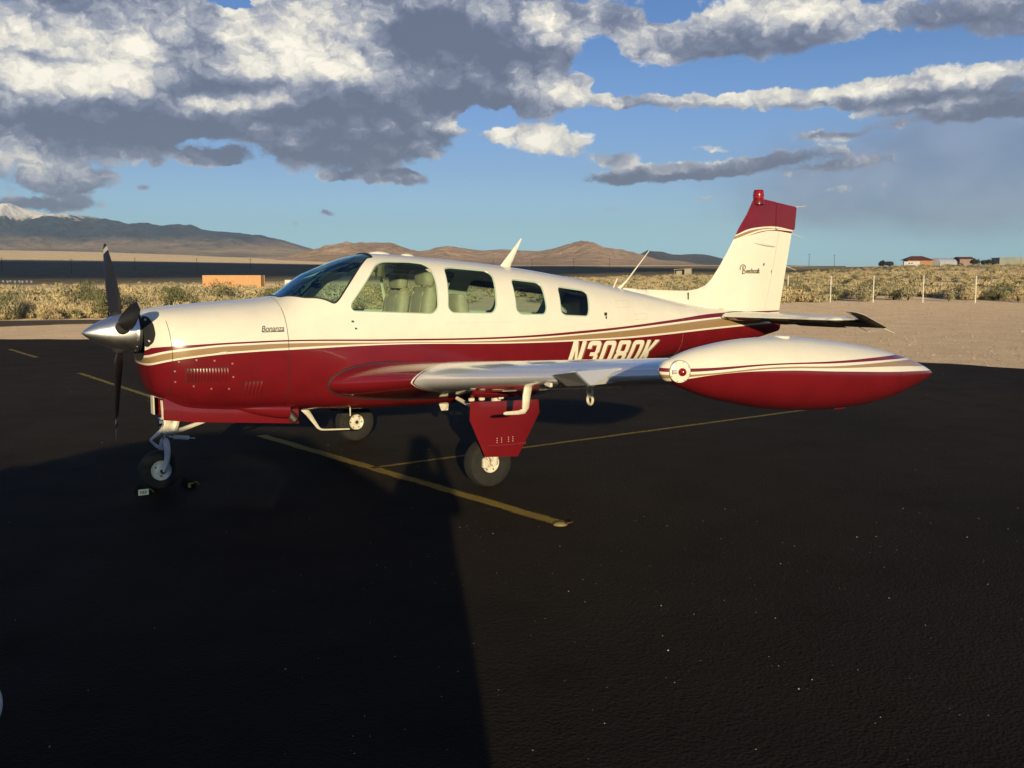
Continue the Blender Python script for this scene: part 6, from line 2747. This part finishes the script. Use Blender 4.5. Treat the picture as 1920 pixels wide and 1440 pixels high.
def nose_gear():
    s0, zc, r = .585, .172, .172
    mb = MB()
    # trunnion brace, drag links, yoke (cream)
    mb.tube([L3(.66, 0, .86), L3(.655, 0, .62), L3(.65, 0, .50)], [.040, .038, .042], 12)
    mb.tube([L3(.66, .11, .80), L3(.66, .07, .60), L3(.655, .035, .50)], [.022, .026, .030], 8, flat=.7)
    mb.tube([L3(.66, -.11, .80), L3(.66, -.07, .60), L3(.655, -.035, .50)], [.022, .026, .030], 8, flat=.7)
    mb.box(L3(.655, .01, .505), (.10, .15, .035), bev=.01)
    mb.tube([L3(.73, .07, .62), L3(.70, .06, .515)], [.03, .035], 8)
    g = mb.build('nose_gear', M_white_gear, air)
    mb = MB()
    mb.tube([L3(.70, .03, .50), L3(.78, .03, .512), L3(.98, .05, .575), L3(1.06, .05, .60)], [.026, .020, .017, .017], 8)
    mb.build('drag_brace', M_white_gear, g)
    mb = MB()
    mb.tube([L3(.648, 0, .50), L3(.635, 0, .37)], .020, 14)
    mb.build('oleo_piston', M_chrome, g)
    mb = MB()
    # single-sided curved fork
    pts = [(.640, .02, .425), (.638, .05, .40), (.635, .085, .355), (.632, .098, .30), (.622, .100, .245), (.600, .100, .19), (.588, .100, .168)]
    mb.tube([L3(*p) for p in pts], [.036, .046, .046, .042, .040, .038, .032], 10, flat=.62)
    pts = [(.640, -.02, .425), (.638, -.05, .40), (.635, -.085, .355), (.632, -.098, .30), (.622, -.100, .245), (.600, -.100, .19), (.588, -.100, .168)]
    mb.tube([L3(*p) for p in pts], [.036, .046, .046, .042, .040, .038, .032], 10, flat=.62)
    mb.build('fork', M_grey_gear, g)
    mb = MB()
    mb.tube([L3(.63, .0, .515), L3(.56, 0, .47), L3(.515, 0, .435)], [.026, .016, .010], 8)
    mb.build('torque_link', M_white_gear, g)
    mb = MB()
    mb.tube([L3(.515, 0, .435), L3(.56, 0, .385), L3(.615, 0, .345)], [.010, .014, .020], 8)
    mb.build('torque_link', M_grey_gear, g)
    mb = MB()
    mb.tube([L3(.70, .05, .455), L3(.83, .06, .437)], [.020, .020], 12)
    mb.tube([L3(.66, .045, .465), L3(.70, .05, .455)], .010, 8)
    mb.tube([L3(.83, .06, .437), L3(.88, .062, .43)], .005, 6)
    mb.build('shimmy_damper', M_grey_gear, g)
    mb = MB()
    mb.lathe(wheel(r, .125, .075), (s0, 0, zc), 'y', 44, caps=False)
    mb.build('tyre', M_tyre, g)
    mb = MB()
    for sg in (-1, 1):
        mb.lathe([(.018, sg * .085), (.026, sg * .083), (.030, sg * .06), (.05, sg * .045), (.072, sg * .048), (.086, sg * .062), (.088, sg * .052), (.076, sg * .03)], (s0, 0, zc), 'y', 32, caps=False)
    mb.lathe([(.076, -.05), (.076, .05)], (s0, 0, zc), 'y', 32, caps=False)
    mb.build('rim', M_grey_gear, g)
    mb = MB()
    for k in range(3):
        a = 2 * PI * k / 3 + .5
        c = L3(s0 + .052 * math.cos(a), .049, zc + .052 * math.sin(a))
        mb.tube([c, (c[0], c[1] - .003, c[2])], .008, 8)
    mb.tube([L3(s0, .112, zc), L3(s0, .127, zc)], [.022, .018], 12)
    mb.build('axle_nut', M_dkgrey, g)
    # doors: the long red leaf hangs open on the left
    for sg in (1, -1):
        mb = MB()
        zt = lambda s: float(np.interp(s, [.58, .8, 1.3, 1.8], [.80, .745, .70, .665])) + .02
        zb = lambda s: float(np.interp(s, [.58, .8, 1.3, 1.8], [.632, .60, .555, .505]))
        sv = np.linspace(.585, 1.78, 12)
        rings = []
        for s in sv:
            bow = .02 * math.sin(PI * (s - .585) / 1.2)
            rings.append([L3(s, sg * (.205 + bow), zt(s)), L3(s, sg * (.222 + bow), (zt(s) + zb(s)) / 2), L3(s, sg * (.215 + bow), zb(s)), L3(s, sg * (.203 + bow), zb(s)), L3(s, sg * (.208 + bow), (zt(s) + zb(s)) / 2), L3(s, sg * (.192 + bow), zt(s))])
        mb.loft(rings)
        d = mb.build('nose_gear_door', M_red, air, angle=30)
        if sg < 0:
            mb = MB()
            mb.box(L3(.578, -.135, .725), (.012, .10, .165), bev=.004)
            mb.build('door_edge', M_white_gear, d)
    mb = MB()
    mb.lathe([(.045, -.02), (.05, 0), (.042, .012), (0, .014)], (0, 0, 0), 'x', 18)
    o_ = mb.build('taxi_light', M_chrome, g)
    o_.location = L3(.60, 0, .58)
    o_.rotation_euler = (0, 0, PI)
    return g


nose_gear()


# ---- main gear
def main_gear(side):
    s0, zc, r = 3.05, .216, .216
    t0 = 1.44
    mb = MB()
    mb.tube([L3(3.06, (t0 + .13) * side, .95), L3(3.06, (t0 + .13) * side, .60), L3(3.06, (t0 + .125) * side, .40)], [.045, .042, .045], 12)
    mb.tube([L3(3.06, (t0 + .125) * side, .44), L3(3.055, (t0 + .12) * side, .30), L3(3.05, (t0 + .105) * side, .22)], [.034, .034, .036], 10)
    mb.tube([L3(3.05, (t0 + .12) * side, zc), L3(3.05, t0 * side, zc)], .022, 10)
    g = mb.build('main_gear', M_white_gear, air)
    mb = MB()
    mb.tube([L3(3.06, (t0 + .06) * side, .62), L3(3.0, (t0 - .45) * side, .74)], .018, 8)
    mb.build('retraction_brace', M_white_gear, g)
    mb = MB()
    mb.tube([L3(3.06, (t0 + .16) * side, .46), L3(2.93, (t0 + .14) * side, .36), L3(3.03, (t0 + .13) * side, .26)], [.016, .013, .016], 8)
    mb.build('torque_link', M_white_gear, g)
    mb = MB()
    mb.lathe(wheel(r, .165, .085), (s0, -t0 * side, zc), 'y', 48, caps=False)
    mb.build('tyre', M_tyre, g)
    mb = MB()
    for sg in (-1, 1):
        mb.lathe([(.020, sg * .066), (.030, sg * .064), (.034, sg * .045), (.055, sg * .038), (.078, sg * .044), (.094, sg * .066), (.098, sg * .058), (.086, sg * .03)], (s0, -t0 * side, zc), 'y', 36, caps=False)
    mb.lathe([(.086, -.06), (.086, .06)], (s0, -t0 * side, zc), 'y', 36, caps=False)
    rm = mb.build('rim', M_white_gear, g)
    mb = MB()
    for sg in (-1, 1):
        for k in range(6):
            a = 2 * PI * k / 6
            c = (s0 + .066 * math.cos(a), -t0 * side + sg * .043, zc + .066 * math.sin(a))
            mb.tube([c, (c[0], c[1] + sg * .006, c[2])], .007, 6)
    mb.lathe([(.019, -.072), (.019, .072)], (s0, -t0 * side, zc), 'y', 14)
    mb.build('wheel_bolts', M_dkgrey, g)
    # brake calliper on the strut side
    mb = MB()
    mb.box(L3(s0 - .075, (t0 + .082) * side, zc + .010), (.05, .055, .095), bev=.012)
    mb.box(L3(s0 + .02, (t0 + .088) * side, zc + .01), (.055, .05, .06), bev=.012)
    mb.tube([L3(s0 - .075, (t0 + .10) * side, zc + .03), L3(s0 - .075, (t0 + .118) * side, zc + .03)], .016, 10)
    mb.build('brake_caliper', M_white_gear, g)
    # red leg door
    P = [(2.735, .80), (3.425, .775), (3.435, .66), (3.205, .292), (2.875, .318), (2.728, .645)]
    td = t0 + .245
    mb = MB()
    plate(mb, [(p[0], p[1]) for p in P], .010, lambda u, v, d: L3(u, (td + d + .012 * math.sin(PI * (u - 2.7) / .75)) * side, v), rim=.012, grid=.08)
    dr = mb.build('main_gear_door', M_red, air, angle=30)
    mb = MB()
    mb.tube([L3(2.90, (td + .018) * side, .408), L3(3.10, (td + .022) * side, .400), L3(3.28, (td + .018) * side, .402)], .012, 6, flat=.6)
    mb.build('door_stiffener', M_red, dr)
    mb = MB()
    for sx in (2.985, 3.03, 3.10, 3.145):
        for k in range(3):
            mb.box(L3(sx, (td + .023) * side, .435 + k * .018), (.006, .004, .006))
    mb.build('rivet_row', M_white_gear, dr, smooth=False)
    mb = MB()
    for q in (2.76, 2.86, 3.05):
        mb.box(L3(q, (td - .02) * side, .815), (.05, .03, .03), bev=.006)
    mb.build('door_hinge', M_white_gear, dr)
    # small inboard leaf under the wing, red
    mb = MB()
    zt = lambda s: wing_low(t0 + .32, s)
    rings = []
    for s in np.linspace(2.735, 3.38, 9):
        z = zt(s)
        rings.append([L3(s, (td + .06) * side, z + .01), L3(s, (td + .07) * side, z - .02), L3(s, (td + .01) * side, z - .055), L3(s, (td - .005) * side, z - .05)])
    mb.loft(rings)
    mb.build('door_fairing', M_red, air, angle=30)


for side in (1, -1):
    main_gear(side)

# ---- luggage lying in the cabin
rt = empty('white_bag', (0, 0, 0))
cs, sn_ = math.cos(.5674), math.sin(.5674)


def air_world(s, t, z):
    y = -t
    return (-3.563 + s * cs - y * sn_, 8.379 + s * sn_ + y * cs, z)


rt.location = air_world(4.66, .16, 1.385)
rt.rotation_euler = (0, 0, .5674)
tag(rt, 'crumpled white bag on the shelf behind the rearmost cabin window', 'bag')
mb = MB()
rg = []
for i, q in enumerate(np.linspace(0, 1, 9)):
    k = math.sin(PI * min(max(q, .04), .93)) ** .55
    rg.append([(.13 * k * math.cos(a) * (1 + .18 * math.sin(3 * a + i)), .11 * k * math.sin(a) * (1 + .15 * math.cos(2 * a + i)), .17 * q) for a in [2 * PI * j / 16 for j in range(16)]])
mb.loft(rg)
bag_o = mb.build('bag_body', worn('white_cloth', (.62, .60, .52), .9, scale=20), rt)
mb = MB()
mb.tube([(-.08, -.10, .12), (-.02, -.13, .09), (.05, -.13, .06), (.12, -.11, .01)], .006, 5)
mb.tube([(.02, -.11, .15), (.09, -.12, .10), (.13, -.10, .04)], .006, 5)
mb.build('cord', M_dkgrey, rt)

chock(-3.16, 8.50, .56, 'black wheel chock with a white barred sticker in front of the nose wheel', False)
chock(-2.86, 8.80, .56, 'black wheel chock with a faded yellow mark behind the nose wheel', True)
